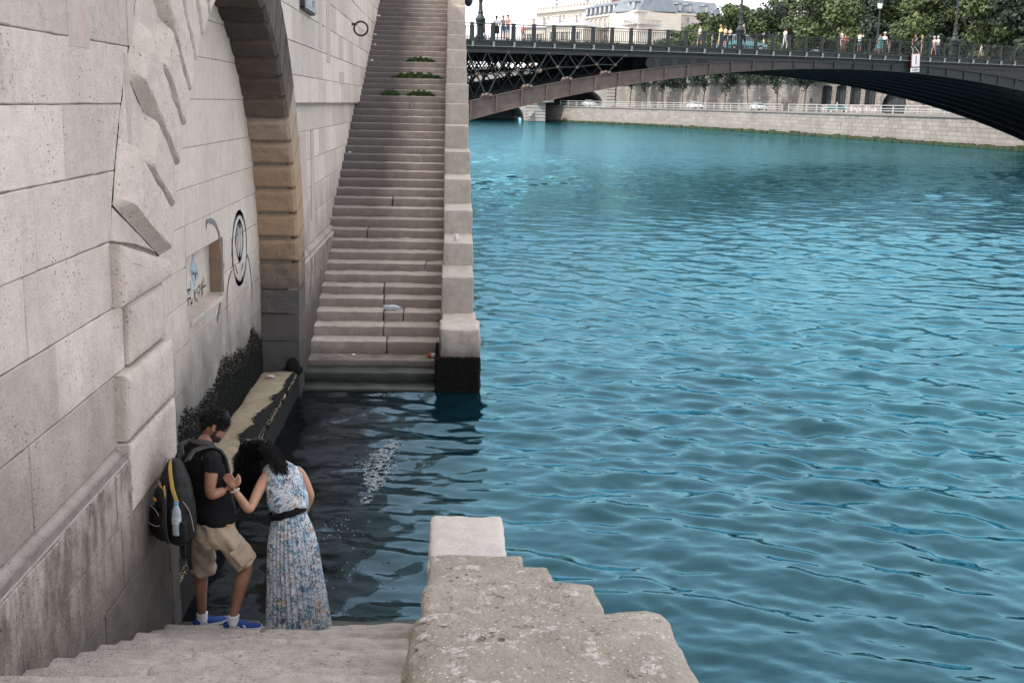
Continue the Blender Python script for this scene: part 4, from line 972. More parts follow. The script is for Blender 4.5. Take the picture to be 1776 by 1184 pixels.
# theatre with round windows
th_ = thing('theatre_building', 'long cream building with a row of round windows under its cornice', 'building')
pa, pb = P3(930, 60, 430), P3(1072, 60, 385); zr = P3(930, 18, 430).z
o, a, b, d, n = facade(pa, pb, UZ-4, zr-1.3, 40, 'wall', M['cream'], th_)
mb = MB(); R_ = Matrix((d, n, Vector((0, 0, 1)))).transposed(); L_ = (b-a).length
mb.box((a+b)/2+n*20+Vector((0, 0, zr-1.1)), (L_/2+1.0, 21.0, .25), R_); mb.box((a+b)/2+n*20+Vector((0, 0, zr-.6)), (L_/2+.5, 20.5, .3), R_); mb.build('cornice', M['cream'], th_)
mb = MB()
for k in range(26): mb.box(a.lerp(b, (k+.5)/26)-n*.2+Vector((0, 0, zr+.05)), (.35, .35, .6), R_)
mb.build('balustrade', M['cream'], th_)['kind'] = 'stuff'
fr = [(u-930)/142*1.06 for u in (936, 943.5, 951.5, 960, 969, 978, 987, 996, 1005, 1015, 1026, 1037)]
wins(th_, a, b, n, [min(.97, f) for f in fr], zr-3.7, zr-2.3, .5, True)
mb = MB(); mb.loft([[a.lerp(b, .12)+n*6+Vector((0, 0, zr)), a.lerp(b, .95)+n*6+Vector((0, 0, zr)), a.lerp(b, .95)+n*34+Vector((0, 0, zr)), a.lerp(b, .12)+n*34+Vector((0, 0, zr))], [a.lerp(b, .3)+n*14+Vector((0, 0, zr+6.5)), a.lerp(b, .8)+n*14+Vector((0, 0, zr+6.5)), a.lerp(b, .8)+n*26+Vector((0, 0, zr+6.5)), a.lerp(b, .3)+n*26+Vector((0, 0, zr+6.5))]]); mb.build('roof', M['zinc'], th_)
for f in (.24, .62, .9):
    mb = MB(); mb.lathe(a.lerp(b, f)+n*.5+Vector((0, 0, zr)), [(.5, 0), (.5, 1.2), (.8, 1.5), (.25, 2.2), (.7, 2.9), (.1, 4.2)], 8); mb.build('finial', M['zinc'], th_)
# low houses in front of it
for u0, u1, v, dd, lab in ((905, 945, 47.5, 372, 'low pale house with a chimney, leftmost of two roofs below the round windows'), (948, 1012, 43, 350, 'low pale house with a wide zinc roof below the round windows')):
    h = thing('low_house', lab, 'house'); pa2, pb2 = P3(u0, 60, dd), P3(u1, 60, dd-6); z = P3(u0, v+2, dd).z
    o, a2, b2, d2, n2 = facade(pa2, pb2, UZ-4, z, 14, 'wall', M['cream'], h)
    mb = MB(); mb.loft([[a2-n2*.6-d2*.5+Vector((0, 0, z)), b2-n2*.6+d2*.5+Vector((0, 0, z)), b2+n2*14.6+d2*.5+Vector((0, 0, z)), a2+n2*14.6-d2*.5+Vector((0, 0, z))], [a2.lerp(b2, .3)+n2*6.5+Vector((0, 0, z+2.2)), a2.lerp(b2, .7)+n2*6.5+Vector((0, 0, z+2.2)), a2.lerp(b2, .7)+n2*7.5+Vector((0, 0, z+2.2)), a2.lerp(b2, .3)+n2*7.5+Vector((0, 0, z+2.2))]]); rf = mb.build('roof', M['zinc'], h)
    for f in (.15, .6):
        mb = MB(); mb.box(a2.lerp(b2, f)+n2*3+Vector((0, 0, z+1.3)), (1.0, .6, 1.6), Matrix((d2, n2, Vector((0, 0, 1)))).transposed()); mb.box(a2.lerp(b2, f)+n2*3+Vector((0, 0, z+3.0)), (1.15, .75, .12), Matrix((d2, n2, Vector((0, 0, 1)))).transposed()); mb.build('chimney', M['cream'], rf)
    wins(h, a2, b2, n2, [.15+.14*k for k in range(6)], z-4, z-1.8, .55)
# corner house with slate mansard
mh = thing('mansard_building', 'cream corner building with a blue grey slate mansard roof and rows of dormers', 'building')
p0, p1, p2 = P3(1013, 60, 372), P3(1105, 60, 338), P3(1250, 60, 352); ze = P3(1105, 20.5, 338).z
sides = []
for (q, r_) in ((p0, p1), (p1, p2)):
    o, a, b, d, n = facade(q, r_, UZ-4, ze, 14, 'wall', M['cream'], mh); sides.append((a, b, d, n)); R_ = Matrix((d, n, Vector((0, 0, 1)))).transposed(); L_ = (b-a).length
    mb = MB(); mb.box((a+b)/2+n*.1+Vector((0, 0, ze+.2)), (L_/2+.3, .6, .25), R_); mb.build('cornice', M['cream'], mh)
    zb = ze-3.3; mb = MB(); mb.box((a+b)/2-n*.5+Vector((0, 0, zb)), (L_/2, .7, .18), R_); mb.build('balcony', M['zinc'], mh)
    mb = MB()
    for k in range(int(L_/1.3)): mb.box(a.lerp(b, (k+.5)/int(L_/1.3))-n*1.1+Vector((0, 0, zb+.6)), (.06, .06, .55), R_)
    mb.box((a+b)/2-n*1.1+Vector((0, 0, zb+1.15)), (L_/2, .07, .07), R_); mb.build('balcony_railing', M['zinc'], mh)
    mb = MB(); mb.loft([[a+Vector((0, 0, ze+.4)), b+Vector((0, 0, ze+.4)), b+n*13+Vector((0, 0, ze+.4)), a+n*13+Vector((0, 0, ze+.4))], [a+n*2.6+d*1.6+Vector((0, 0, ze+4.3)), b+n*2.6-d*.6+Vector((0, 0, ze+4.3)), b+n*10.5-d*.6+Vector((0, 0, ze+4.3)), a+n*10.5+d*1.6+Vector((0, 0, ze+4.3))]]); roof = mb.build('roof', M['slate'], mh)
    nn_ = 11 if L_ > 0 and q is p0 else 5
    fr = [(k+.6)/(nn_+.4) for k in range(nn_)] if q is p0 else [.16, .27, .48, .6, .8]
    for f in fr:
        c = a.lerp(b, f)+n*.7; mb = MB(); mb.box(c+Vector((0, 0, ze+1.9)), (.75, .9, 1.0), R_); mb.loft([[c-n*1.0+d*(1.0*math.cos(PI*k/8))+Vector((0, 0, ze+2.9+.5*math.sin(PI*k/8))) for k in range(9)], [c+n*1.4+d*(1.0*math.cos(PI*k/8))+Vector((0, 0, ze+2.9+.5*math.sin(PI*k/8))) for k in range(9)]]); do = mb.build('dormer', M['slate'], roof)
        mb = MB(); mb.box(c-n*.92+Vector((0, 0, ze+1.9)), (.48, .05, .8), R_); mb.build('dormer_window', M['white'], roof)
    wins(mh, a, b, n, [(k+.5)/(11 if q is p0 else 6) for k in range(11 if q is p0 else 6)], ze-2.5, ze-.7, .45)
    wins(mh, a, b, n, [(k+.5)/(11 if q is p0 else 6) for k in range(11 if q is p0 else 6)], ze-6.0, ze-4.2, .45)
for u, dd in ((1068, 356), (1075, 354)):
    c = P3(u, 60, dd); mb = MB(); mb.box((c.x, c.y+4, ze+4.6), (1.0, .7, 1.4)); mb.box((c.x, c.y+4, ze+6.0), (1.35, .95, .15)); mb.build('chimney', M['brick'], mh)
# white house front among the trees
wh = thing('white_house', 'white house front with two tall windows showing between the tree tops', 'house')
pa2, pb2 = P3(1352, 0, 285), P3(1412, 0, 278); zt_ = P3(1380, -60, 280).z
o, a2, b2, d2, n2 = facade(pa2, pb2, UZ, zt_, 12, 'wall', M['white'], wh)
for z in (P3(1380, 21, 280).z, P3(1380, 3, 280).z, P3(1380, -15, 280).z, P3(1380, 39, 280).z):
    wins(wh, a2, b2, n2, [.2, .37, .62, .85], z, z+1.9, .5)
mb = MB(); mb.box((a2+b2)/2-n2*.1+Vector((0, 0, P3(1380, 25, 280).z)), ((b2-a2).length/2, .3, .2), Matrix((d2, n2, Vector((0, 0, 1)))).transposed()); mb.build('ledge', M['cream'], wh)

# ================================================================ STREET LAMPS
M['lampglass'] = plain('frosted_lamp_glass', (.6, .62, .62), .2, .05, 3)
def lamp(label, p, base):
    t = thing('street_lamp', label, 'lamp', p, 0, 'street lamps on the iron bridge'); mb = MB()
    mb.lathe((0, 0, 0), [(.32, 0), (.32, .15), (.24, .3), (.24, .95), (.30, 1.05), (.30, 1.15), (.36, 1.3), (.38, 1.4), (.26, 1.55), (.17, 1.75), (.20, 1.85), (.15, 2.0), (.12, 2.5), (.16, 2.7), (.16, 2.78), (.10, 2.85), (.075, 5.2), (.05, 5.6)], 12); mb.build('post', M['green'], t)
    mb = MB(); mb.lathe((0, 0, 5.55), [(.08, 0), (.22, .1), (.30, .55), (.31, .6)], 6); mb.build('lantern_glass', M['lampglass'], t)
    mb = MB(); mb.lathe((0, 0, 6.15), [(.34, 0), (.30, .12), (.10, .38), (.12, .5), (.02, .6)], 6); mb.lathe((0, 0, 5.45), [(.05, 0), (.14, .08), (.1, .12)], 6); mb.build('lantern_cap', M['green'], t)
def on_bridge(u, t, z):
    best = min((abs(proj(B(s, t, z))[0]-u), s) for s in np.arange(-2, 70, .02)); return best[1]
for u, t, lab in ((833, .35, 'leftmost bridge lamp post, next to the stairway parapet'), (1283, .35, 'lamp post behind the older man with the white tee on the bridge'), (1519, WID-.6, 'farther lamp whose lantern shows above the bridge railing'), (1654, .35, 'rightmost lamp post on the bridge, right of the elderly couple')):
    z = ztop(20)-.3; s = on_bridge(u, t, z); lamp(lab, B(s, t, ztop(s)-1.1), 1)
for u in (1641, 1662):
    s = bank_at(u, 5, 6); t = thing('quay_lamp', 'slim dark post on the far lower quay, %s of a pair near the vaulted arch' % ('left' if u < 1650 else 'right'), 'post', bank(s, 5, QZ), 0, 'slim posts on the far quay')
    mb = MB(); mb.lathe((0, 0, 0), [(.16, 0), (.14, .4), (.08, .5), (.06, 5.0), (.05, 5.1)], 8); mb.build('shaft', M['iron'], t); mb = MB(); mb.lathe((0, 0, 5.1), [(.06, 0), (.22, .1), (.25, .45), (.05, .7)], 8); mb.build('lantern', M['iron'], t)
for u, v, off in ((1406, 186, OFF), (1603, 185, OFF)):
    s = bank_at(u, OFF-.1, 6); p = bank(s, OFF-.1, 5.9 if u < 1500 else 5.6); mb = MB(); n = 16; dr = bank_dir(s)
    mb.tube([p+Vector((math.cos(dr)*.34*math.cos(2*PI*k/n), math.sin(dr)*.34*math.cos(2*PI*k/n), .34*math.sin(2*PI*k/n))) for k in range(n+1)], .06, 6, cap=False); mb.box(p+Vector((0, 0, .36)), (.09, .12, .09))
    tag(mb.build('mooring_ring', M['iron']), 'tiny iron ring on the far retaining wall, %s' % ('left of the four openings' if u < 1500 else 'right of the vaulted arch'), 'ring', 'rings on the far wall')
# depth sign hung from the bridge
M['signw'] = plain('white_sign_enamel', (.62, .62, .62), .4, .05, 3); M['signr'] = plain('red_sign_border', (.45, .08, .06), .5, .1, 3); M['blk'] = plain('black_paint', (.012, .012, .014), .5, .2, 5); M['wire'] = plain('pale_wire_cable', (.5, .5, .48), .5, .1, 5)
ss_ = on_bridge(1588, -.3, 8.4); sg = thing('depth_sign', 'white navigation sign with a red border hung on wires from the bridge railing', 'sign', B(ss_, -.32, 0), math.atan2(EB.y, EB.x))
sg.rotation_euler = (0, math.radians(-4), math.atan2(EB.y, EB.x)); sg.location = B(ss_, -.32, 8.45)
mb = MB(); mb.box((0, .02, -.02), (.46, .02, .56)); mb.build('border', M['signr'], sg)
mb = MB(); mb.box((0, -.005, -.02), (.40, .012, .50)); mb.build('panel', M['signw'], sg)
mb = MB(); mb.box((.01, -.022, .0), (.035, .008, .34)); mb.build('mark', M['blk'], sg)
mb = MB(); mb.box((-.05, .0, -.80), (.46, .02, .17)); pl_ = mb.build('lower_plate', M['signw'], sg)
fc = bpy.data.curves.new('lettering', 'FONT'); fc.body = '160M'; fc.size = .3; fc.align_x = 'CENTER'; fc.extrude = .004
fo = bpy.data.objects.new('lettering', fc); C.objects.link(fo); dg = bpy.context.evaluated_depsgraph_get(); tm = bpy.data.meshes.new_from_object(fo.evaluated_get(dg)); bpy.data.objects.remove(fo)
tm.transform(Matrix.Translation((-.05, -.026, -.90)) @ Matrix.Rotation(PI/2, 4, 'X')); tm.materials.clear(); tm.materials.append(M['blk']); link('lettering', tm, pl_)
mb = MB(); mb.tube([(-.36, 0, .5), (-.30, .02, .85), (-.38, .2, 1.15)], .015, 5); mb.tube([(.30, 0, .5), (.2, .02, .8), (-.02, .2, 1.1)], .015, 5); mb.build('wire', M['wire'], sg)

# ================================================================ CARS
def car(label, p, rz, col, group='cars on the far quay road', open_top=False):
    t = thing('parked_car', label, 'car', p, rz, group); paint = plain('car_paint', col, .25, .05, 2)
    prof = [(-2.1, .35, .62), (-2.05, .3, .85), (-1.2, .25, .95), (0, .25, .95), (1.0, .25, .92), (1.9, .3, .72), (2.1, .38, .6)]
    mb = MB(); mb.loft([[(x, -.82, z0), (x, -.85, (z0+z1)/2), (x, -.72, z1), (x, .72, z1), (x, .85, (z0+z1)/2), (x, .82, z0)] for x, z0, z1 in prof]); mb.build('body', paint, t)
    mb = MB(); mb.loft([[(-1.5, -.7, .94), (1.0, -.7, .94), (1.0, .7, .94), (-1.5, .7, .94)], [(-1.1, -.58, 1.38), (.25, -.58, 1.38), (.25, .58, 1.38), (-1.1, .58, 1.38)]] if not open_top else [[(.4, -.7, .93), (1.0, -.7, .93), (1.0, .7, .93), (.4, .7, .93)], [(.3, -.62, 1.25), (.4, -.62, 1.25), (.4, .62, 1.25), (.3, .62, 1.25)]]); mb.build('windows', M['win'], t)
    if not open_top: mb = MB(); mb.loft([[(-1.15, -.6, 1.37), (.3, -.6, 1.37), (.3, .6, 1.37), (-1.15, .6, 1.37)], [(-1.0, -.5, 1.45), (.1, -.5, 1.45), (.1, .5, 1.45), (-1.0, .5, 1.45)]]); mb.build('roof', paint, t)
    for x in (-1.3, 1.3):
        for y in (-.78, .78):
            mb = MB(); n = 14; mb.loft([[(x+.32*math.cos(2*PI*k/n), y+dy, .32+.32*math.sin(2*PI*k/n)) for k in range(n)] for dy in (-.1, .1)]); wl = mb.build('wheel', M['blk'], t)
            mb = MB(); mb.loft([[(x+.18*math.cos(2*PI*k/n), y+dy, .32+.18*math.sin(2*PI*k/n)) for k in range(n)] for dy in (-.11, .11)]); mb.build('rim', M['zinc'], wl)
    for y in (-.55, .55):
        mb = MB(); mb.box((2.03, y, .62), (.06, .16, .07)); mb.build('headlight', M['lampglass'], t); mb = MB(); mb.box((-2.07, y, .72), (.04, .15, .07)); mb.build('tail_light', M['signr'], t)
for u, off, col, lab, op_ in ((1023, 4.5, (.45, .47, .48), 'silver car driving out of the stone road arch', 0), (1207, 3.4, (.6, .6, .6), 'white car on the far quay road below the slender trees', 0), (1315, 3.4, (.42, .48, .5), 'pale blue grey car on the far quay road, left of the railing gap', 0), (1450, 3.2, (.02, .09, .10), 'dark teal open car on the far quay below the shuttered openings', 1)):
    s = bank_at(u, off, QZ+.5); car(lab, bank(s, off, QZ), bank_dir(s)+PI, col, open_top=op_)
s_ = on_bridge(1287, 7, 9.4); car('teal car on the bridge roadway behind the older man in white', B(s_, 7, ztop(s_)-1.1), math.atan2(EB.y, EB.x), (.10, .25, .28), 'cars on the bridge')

# ================================================================ PEOPLE: shared tools
def skin(nodes, edges, sub=1):
    """one continuous tapered surface grown along a skeleton; nodes: name -> (point, radius), first is the root"""
    names = list(nodes); me = bpy.data.meshes.new('tmp'); me.from_pydata([tuple(nodes[n][0]) for n in names], [(names.index(a), names.index(b)) for a, b in edges], [])
    ob = bpy.data.objects.new('tmp', me); C.objects.link(ob); md = ob.modifiers.new('s', 'SKIN'); md.use_smooth_shade = True
    for i, n in enumerate(names):
        sv = me.skin_vertices[0].data[i]; r = nodes[n][1]; sv.radius = (r, r) if not isinstance(r, tuple) else r; sv.use_root = (i == 0)
    if sub: sd = ob.modifiers.new('d', 'SUBSURF'); sd.levels = sub; sd.render_levels = sub
    dg = bpy.context.evaluated_depsgraph_get(); ev = ob.evaluated_get(dg); m2 = bpy.data.meshes.new_from_object(ev)
    out = ([v.co.copy() for v in m2.vertices], [tuple(p.vertices) for p in m2.polygons])
    bpy.data.objects.remove(ob); bpy.data.meshes.remove(m2); return out
def ellipsoid(c, ax, rad, nu=16, nv=10):
    """ax: three unit vectors"""
    vs_ = []; fs = []
    for j in range(nv+1):
        ph = PI*j/nv
        for i in range(nu):
            th = 2*PI*i/nu; vs_.append(Vector(c)+ax[0]*(rad[0]*math.sin(ph)*math.cos(th))+ax[1]*(rad[1]*math.sin(ph)*math.sin(th))+ax[2]*(rad[2]*math.cos(ph)))
    for j in range(nv):
        for i in range(nu): fs.append((j*nu+i, (j+1)*nu+i, (j+1)*nu+(i+1) % nu, j*nu+(i+1) % nu))
    return vs_, fs
def rings_geo(rings, n=28, e=2.4, fn=None):
    """loft of superellipse rings: (centre, right, forward, a, b)"""
    R_ = []
    for q, (c, r, f, a, b) in enumerate(rings):
        ring = []
        for k in range(n):
            t = 2*PI*k/n; ct, st = math.cos(t), math.sin(t); x = math.copysign(abs(ct)**(2/e), ct); y = math.copysign(abs(st)**(2/e), st)
            m_ = fn(q, t) if fn else 1.0; ring.append(Vector(c)+Vector(r)*(a*x*m_)+Vector(f)*(b*y*m_))
        R_.append(ring)
    mb = MB(); mb.loft(R_, True); return [Vector(v) for v in mb.v], mb.f
def fuse(parts, vox, name, mat, parent, org, smooth=4, disp=None, factor=.5):
    vs_ = []; fs = []
    for v, f in parts: b = len(vs_); vs_ += [tuple(p) for p in v]; fs += [tuple(b+i for i in q) for q in f]
    me = bpy.data.meshes.new('tmp'); me.from_pydata(vs_, [], fs); ob = bpy.data.objects.new('tmp', me); C.objects.link(ob)
    bm = bmesh.new(); bm.from_mesh(me); bmesh.ops.recalc_face_normals(bm, faces=bm.faces); bm.to_mesh(me); bm.free()
    rm = ob.modifiers.new('r', 'REMESH'); rm.mode = 'VOXEL'; rm.voxel_size = vox
    if smooth: sm = ob.modifiers.new('s', 'SMOOTH'); sm.iterations = smooth; sm.factor = factor
    dg = bpy.context.evaluated_depsgraph_get(); m2 = bpy.data.meshes.new_from_object(ob.evaluated_get(dg)); bpy.data.objects.remove(ob)
    if disp:
        nrm = [v.normal.copy() for v in m2.vertices]
        for v, n in zip(m2.vertices, nrm): v.co += n*disp(v.co)
    m2.transform(Matrix.Translation(-Vector(org))); m2.polygons.foreach_set('use_smooth', [True]*len(m2.polygons)); m2.materials.clear(); m2.materials.append(mat); m2.name = name
    return link(name, m2, parent)
def put(mb, name, mat, parent, org, smooth=False):
    o = Vector(org); mb.v = [tuple(Vector(v)-o) for v in mb.v]; return mb.build(name, mat, parent, smooth)
def frame(f, upv=Vector((0, 0, 1))):
    f = f.normalized(); r = f.cross(upv).normalized(); u = r.cross(f); return r, f, u
def fingers(base, d, nrm, side, curl=.5, r=.0085, L=(.066, .075, .070, .055)):
    """four fingers from the knuckle line and a thumb from the side of the palm; d = pointing direction, nrm = back of hand"""
    out = []
    for k in range(4):
        p = base+side*(.030-.020*k); dd = d.copy(); ps = [(p, r*1.15)]; n_ = nrm
        for seg, fr in enumerate((.45, .32, .23)):
            dd = (dd - nrm*curl*(1.0+.3*seg)).normalized(); p = p+dd*L[k]*fr; ps.append((p, r*(1-.1*seg)))
        nodes = {('n%d' % i): q for i, q in enumerate([(base+side*(.030-.020*k)-d*.02, r*1.1)]+ps)}; ks = list(nodes)
        out.append(skin(nodes, list(zip(ks, ks[1:])), 1))
    p0 = base-d*.062+side*.03; t1 = p0+side*.032+d*.022-nrm*.008; t2 = t1+d*.03+side*.004-nrm*.012; t3 = t2+d*.022-side*.006-nrm*.008
    nodes = {'a': (p0, .013), 'b': (t1, .0125), 'c': (t2, .010), 'd': (t3, .008)}; out.append(skin(nodes, [('a', 'b'), ('b', 'c'), ('c', 'd')], 1)); return out
def skinmat(name, a, b_):
    mt, nt, b = newmat(name); v = nt.nodes.new('ShaderNodeTexCoord').outputs['Object']
    col = mixc(nt, ramp(nt, noise_(nt, v, 14, 5), [(.3, 0.), (.7, 1.)]), a, b_); nt.links.new(col, b.inputs['Base Color'])
    b.inputs['Roughness'].default_value = .5; b.inputs['Subsurface Weight'].default_value = .12; b.inputs['Subsurface Radius'].default_value = (.02, .008, .004); b.inputs['Subsurface Scale'].default_value = .5; return mt
M['skin_m'] = skinmat('warm_brown_skin', (.24, .115, .07), (.33, .165, .105)); M['skin_w'] = skinmat('light_brown_skin', (.38, .20, .13), (.46, .255, .17))
M['hair'] = plain('black_hair', (.005, .005, .006), .55, .5, 40, bump=.5, bscale=120, spec=.22)
M['tee'] = plain('black_cotton', (.010, .010, .012), .9, .2, 30, bump=.3, bscale=200, spec=.2)
M['khaki'] = plain('khaki_cotton', (.44, .355, .265), .9, .10, 10, bump=.25, bscale=150, spec=.2)
M['pack'] = plain('black_nylon', (.009, .009, .010), .55, .3, 40, bump=.25, bscale=160, spec=.35)
M['strap'] = plain('charcoal_webbing', (.035, .036, .038), .8, .15, 60, bump=.3, bscale=200)
M['yellow'] = plain('yellow_piping', (.55, .36, .10), .7, .1, 20); M['orange'] = plain('orange_logo_thread', (.6, .28, .05), .7, .1, 20); M['pipe'] = plain('grey_piping', (.28, .28, .28), .7, .1, 20)
M['sock'] = plain('white_sock_cotton', (.62, .64, .66), .95, .06, 60, bump=.3, bscale=200)
M['shoe'] = plain('blue_suede', (.012, .045, .22), .85, .25, 40, bump=.3, bscale=200); M['sole'] = plain('white_rubber_sole', (.6, .62, .6), .6, .1, 20); M['lace'] = plain('teal_blue_laces', (.02, .10, .24), .8, .2, 40)
def paisley():
    mt, nt, b = newmat('blue_paisley_print'); v0 = nt.nodes.new('ShaderNodeTexCoord').outputs['Object']
    def warp(scale, amt):
        dn = nd(nt, 'ShaderNodeTexNoise', {'Vector': v0, 'Scale': scale, 'Detail': 3.}); off = nd(nt, 'ShaderNodeVectorMath', {0: dn.outputs['Color'], 1: (.5, .5, .5)}, operation='SUBTRACT')
        sc = nd(nt, 'ShaderNodeVectorMath', {0: off.outputs[0], 'Scale': amt}, operation='SCALE'); return nd(nt, 'ShaderNodeVectorMath', {0: v0, 1: sc.outputs[0]}, operation='ADD').outputs[0]
    va, vb = warp(12., .16), warp(25., .09)
    vo = nd(nt, 'ShaderNodeTexVoronoi', {'Vector': va, 'Scale': 19.}); sx_ = nd(nt, 'ShaderNodeSeparateColor', {0: vo.outputs['Color']})
    pal = ramp(nt, sx_.outputs[0], [(0, (.60, .64, .68)), (.34, (.46, .58, .66)), (.48, (.64, .64, .65)), (.66, (.68, .58, .54)), (.76, (.22, .34, .42)), (.88, (.62, .48, .36)), (.94, (.70, .74, .76))])
    pal.node.color_ramp.interpolation = 'CONSTANT'
    # swirling fine line work and scattered dark blue fill
    rg = nd(nt, 'ShaderNodeMath', {0: math_(nt, 'MULTIPLY', vo.outputs['Distance'], 95.)}, operation='SINE'); ring = ramp(nt, math_(nt, 'ADD', math_(nt, 'MULTIPLY', rg.outputs[0], .5), .5), [(.70, 0.), (.84, 1.)])
    col = mixc(nt, math_(nt, 'MULTIPLY', ring, .7), pal, (.10, .20, .28))
    ln = ramp(nt, noise_(nt, vb, 26, 2, .5), [(.435, 0.), (.465, 1.), (.50, 1.), (.53, 0.)]); col = mixc(nt, math_(nt, 'MULTIPLY', ln, .85), col, (.025, .065, .12))
    fl = ramp(nt, noise_(nt, va, 15, 4, .6), [(.56, 0.), (.62, 1.)]); col = mixc(nt, math_(nt, 'MULTIPLY', fl, .85), col, mixc(nt, ramp(nt, sx_.outputs[1], [(.5, 0.), (.52, 1.)]), (.025, .055, .085), (.10, .21, .28)))
    tl = ramp(nt, noise_(nt, vb, 40, 2), [(.60, 0.), (.64, 1.)]); col = mixc(nt, math_(nt, 'MULTIPLY', tl, .9), col, (.66, .68, .70))
    nt.links.new(col, b.inputs['Base Color']); b.inputs['Roughness'].default_value = .85; b.inputs['Specular IOR Level'].default_value = .2; return mt
M['paisley'] = paisley()
def band(mb, pts, wid, nrm, th=.006):
    """flat strap along points; nrm = outward direction at each point"""
    rings = []
    for i, p in enumerate(pts):
        p = Vector(p); d = (Vector(pts[min(i+1, len(pts)-1)])-Vector(pts[max(i-1, 0)])).normalized(); n = Vector(nrm[i]).normalized(); s = d.cross(n).normalized()
        rings.append([p-s*wid/2, p+s*wid/2, p+s*wid/2+n*th, p-s*wid/2+n*th])
    mb.loft(rings, True)
def bez(pts, n=14):
    P = [Vector(p) for p in pts]; P = [P[0]*2-P[1]]+P+[P[-1]*2-P[-2]]; out = []
    for i in range(1, len(P)-2):
        for k in range(n): out.append(Vector(catm(P[i-1], P[i], P[i+1], P[i+2], k/n)))
    out.append(P[-2]); return out

# ================================================================ THE MAN
mo = pixZ(400, 1088, .23); mo.z = .23
man = thing('person', 'man in a black tee and khaki shorts holding hands at the water', 'person', mo)
r_m = Vector((.755, -.655, 0)).normalized(); f_m = Vector((.655, .755, 0)).normalized(); Z = Vector((0, 0, 1))
P = pixY
hipc = P(362, 905, 8.16); neck = P(351, 768, 8.12); Hc = P(370, 737, 8.17)
hf = Vector((.86, .30, -.40)).normalized(); hr, hf, hu = frame(hf); hr = hr   # head axes: right, forward, up
Rsh, Rel, Rwr = P(369, 792, 7.97), P(363, 860, 7.90), P(392, 849, 8.0)
Lsh, Lel, Lwr = P(318, 788, 8.25), P(326, 850, 8.50), P(362, 862, 8.56)
Rhip, Rkn, Ran = P(383, 912, 8.08), P(428, 984, 8.16), P(404, 1067, 8.09)
Lhip, Lkn, Lan = P(348, 912, 8.25), P(350, 988, 8.42), P(350, 1068, 8.46)
Lan.z = .165
nodes = {'pelvis': (hipc, .11), 'chest': (P(350, 812, 8.12), .095), 'neck0': (neck+Vector((0, 0, -.02)), .062), 'neck1': (neck.lerp(Hc, .55), .055),
 'Rsh': (Rsh, .058), 'Rel': (Rel, .044), 'Rfa': (Rel.lerp(Rwr, .35), .043), 'Rwr': (Rwr, .027), 'Lsh': (Lsh, .058), 'Lel': (Lel, .044), 'Lwr': (Lwr, .027),
 'Rhip': (Rhip, .092), 'Rth': (Rhip.lerp(Rkn, .6), .075), 'Rkn': (Rkn, .056), 'Rca': (Rkn.lerp(Ran, .32)-f_m*.015, .058), 'Rsn': (Rkn.lerp(Ran, .75), .039), 'Ran': (Ran, .036), 'Rft': (Ran+Vector((.02, .0, -.05)), .04),
 'Lhip': (Lhip, .092), 'Lth': (Lhip.lerp(Lkn, .6), .075), 'Lkn': (Lkn, .056), 'Lca': (Lkn.lerp(Lan, .32)-f_m*.012, .056), 'Lsn': (Lkn.lerp(Lan, .75), .039), 'Lan': (Lan, .036), 'Lft': (Lan+Vector((.02, .01, -.04)), .04)}
edges = [('pelvis', 'chest'), ('chest', 'neck0'), ('neck0', 'neck1'), ('chest', 'Rsh'), ('Rsh', 'Rel'), ('Rel', 'Rfa'), ('Rfa', 'Rwr'), ('chest', 'Lsh'), ('Lsh', 'Lel'), ('Lel', 'Lwr'),
 ('pelvis', 'Rhip'), ('Rhip', 'Rth'), ('Rth', 'Rkn'), ('Rkn', 'Rca'), ('Rca', 'Rsn'), ('Rsn', 'Ran'), ('Ran', 'Rft'), ('pelvis', 'Lhip'), ('Lhip', 'Lth'), ('Lth', 'Lkn'), ('Lkn', 'Lca'), ('Lca', 'Lsn'), ('Lsn', 'Lan'), ('Lan', 'Lft')]
def head_parts(Hc, hr, hf, hu, s=1.0, ears=True):
    ax = (hr, hf, hu); g = [ellipsoid(Hc+hu*.018*s-hf*.008*s, ax, (.074*s, .095*s, .098*s)), ellipsoid(Hc+hf*.028*s-hu*.045*s, ax, (.058*s, .068*s, .068*s)), ellipsoid(Hc+hf*.060*s-hu*.085*s, ax, (.030*s, .030*s, .025*s)),
         ellipsoid(Hc+hf*.098*s-hu*.022*s, ax, (.013*s, .016*s, .024*s)), ellipsoid(Hc+hf*.088*s+hu*.002*s, ax, (.009*s, .014*s, .022*s)), ellipsoid(Hc+hf*.082*s+hu*.02*s, ax, (.045*s, .016*s, .012*s)), ellipsoid(Hc+hf*.088*s-hu*.058*s, ax, (.022*s, .014*s, .010*s))]
    if ears:
        for sg in (-1, 1): g += [ellipsoid(Hc+hr*(.078*s*sg)-hf*.005*s-hu*.005*s, (hr, (hf-hr*sg*.4).normalized(), hu), (.010*s, .020*s, .033*s))]
    return g
hd = (Rwr-Rel).normalized(); hand_d = (Vector((.55, .25, .35))).normalized(); side_r = Vector((0, -.3, 1)).normalized(); side_r = (side_r-hand_d*side_r.dot(hand_d)).normalized(); nrm_r = hand_d.cross(side_r).normalized()
palm = Rwr+hand_d*.085
parts = [skin(nodes, edges, 2), skin({'a': (Rwr, .025), 'b': (Rwr+hand_d*.045, (.020, .036)), 'c': (palm, (.016, .038))}, [('a', 'b'), ('b', 'c')], 1)] + fingers(palm, hand_d, -nrm_r if nrm_r.y > 0 else nrm_r, side_r, .45)
ld = Vector((.6, .4, .3)).normalized(); parts += [skin({'a': (Lwr, .025), 'b': (Lwr+ld*.08, .032)}, [('a', 'b')], 1)] + fingers(Lwr+ld*.085, ld, Vector((0, -.3, 1)).normalized(), r_m, .5)
parts += head_parts(Hc, hr, hf, hu, 1.02)
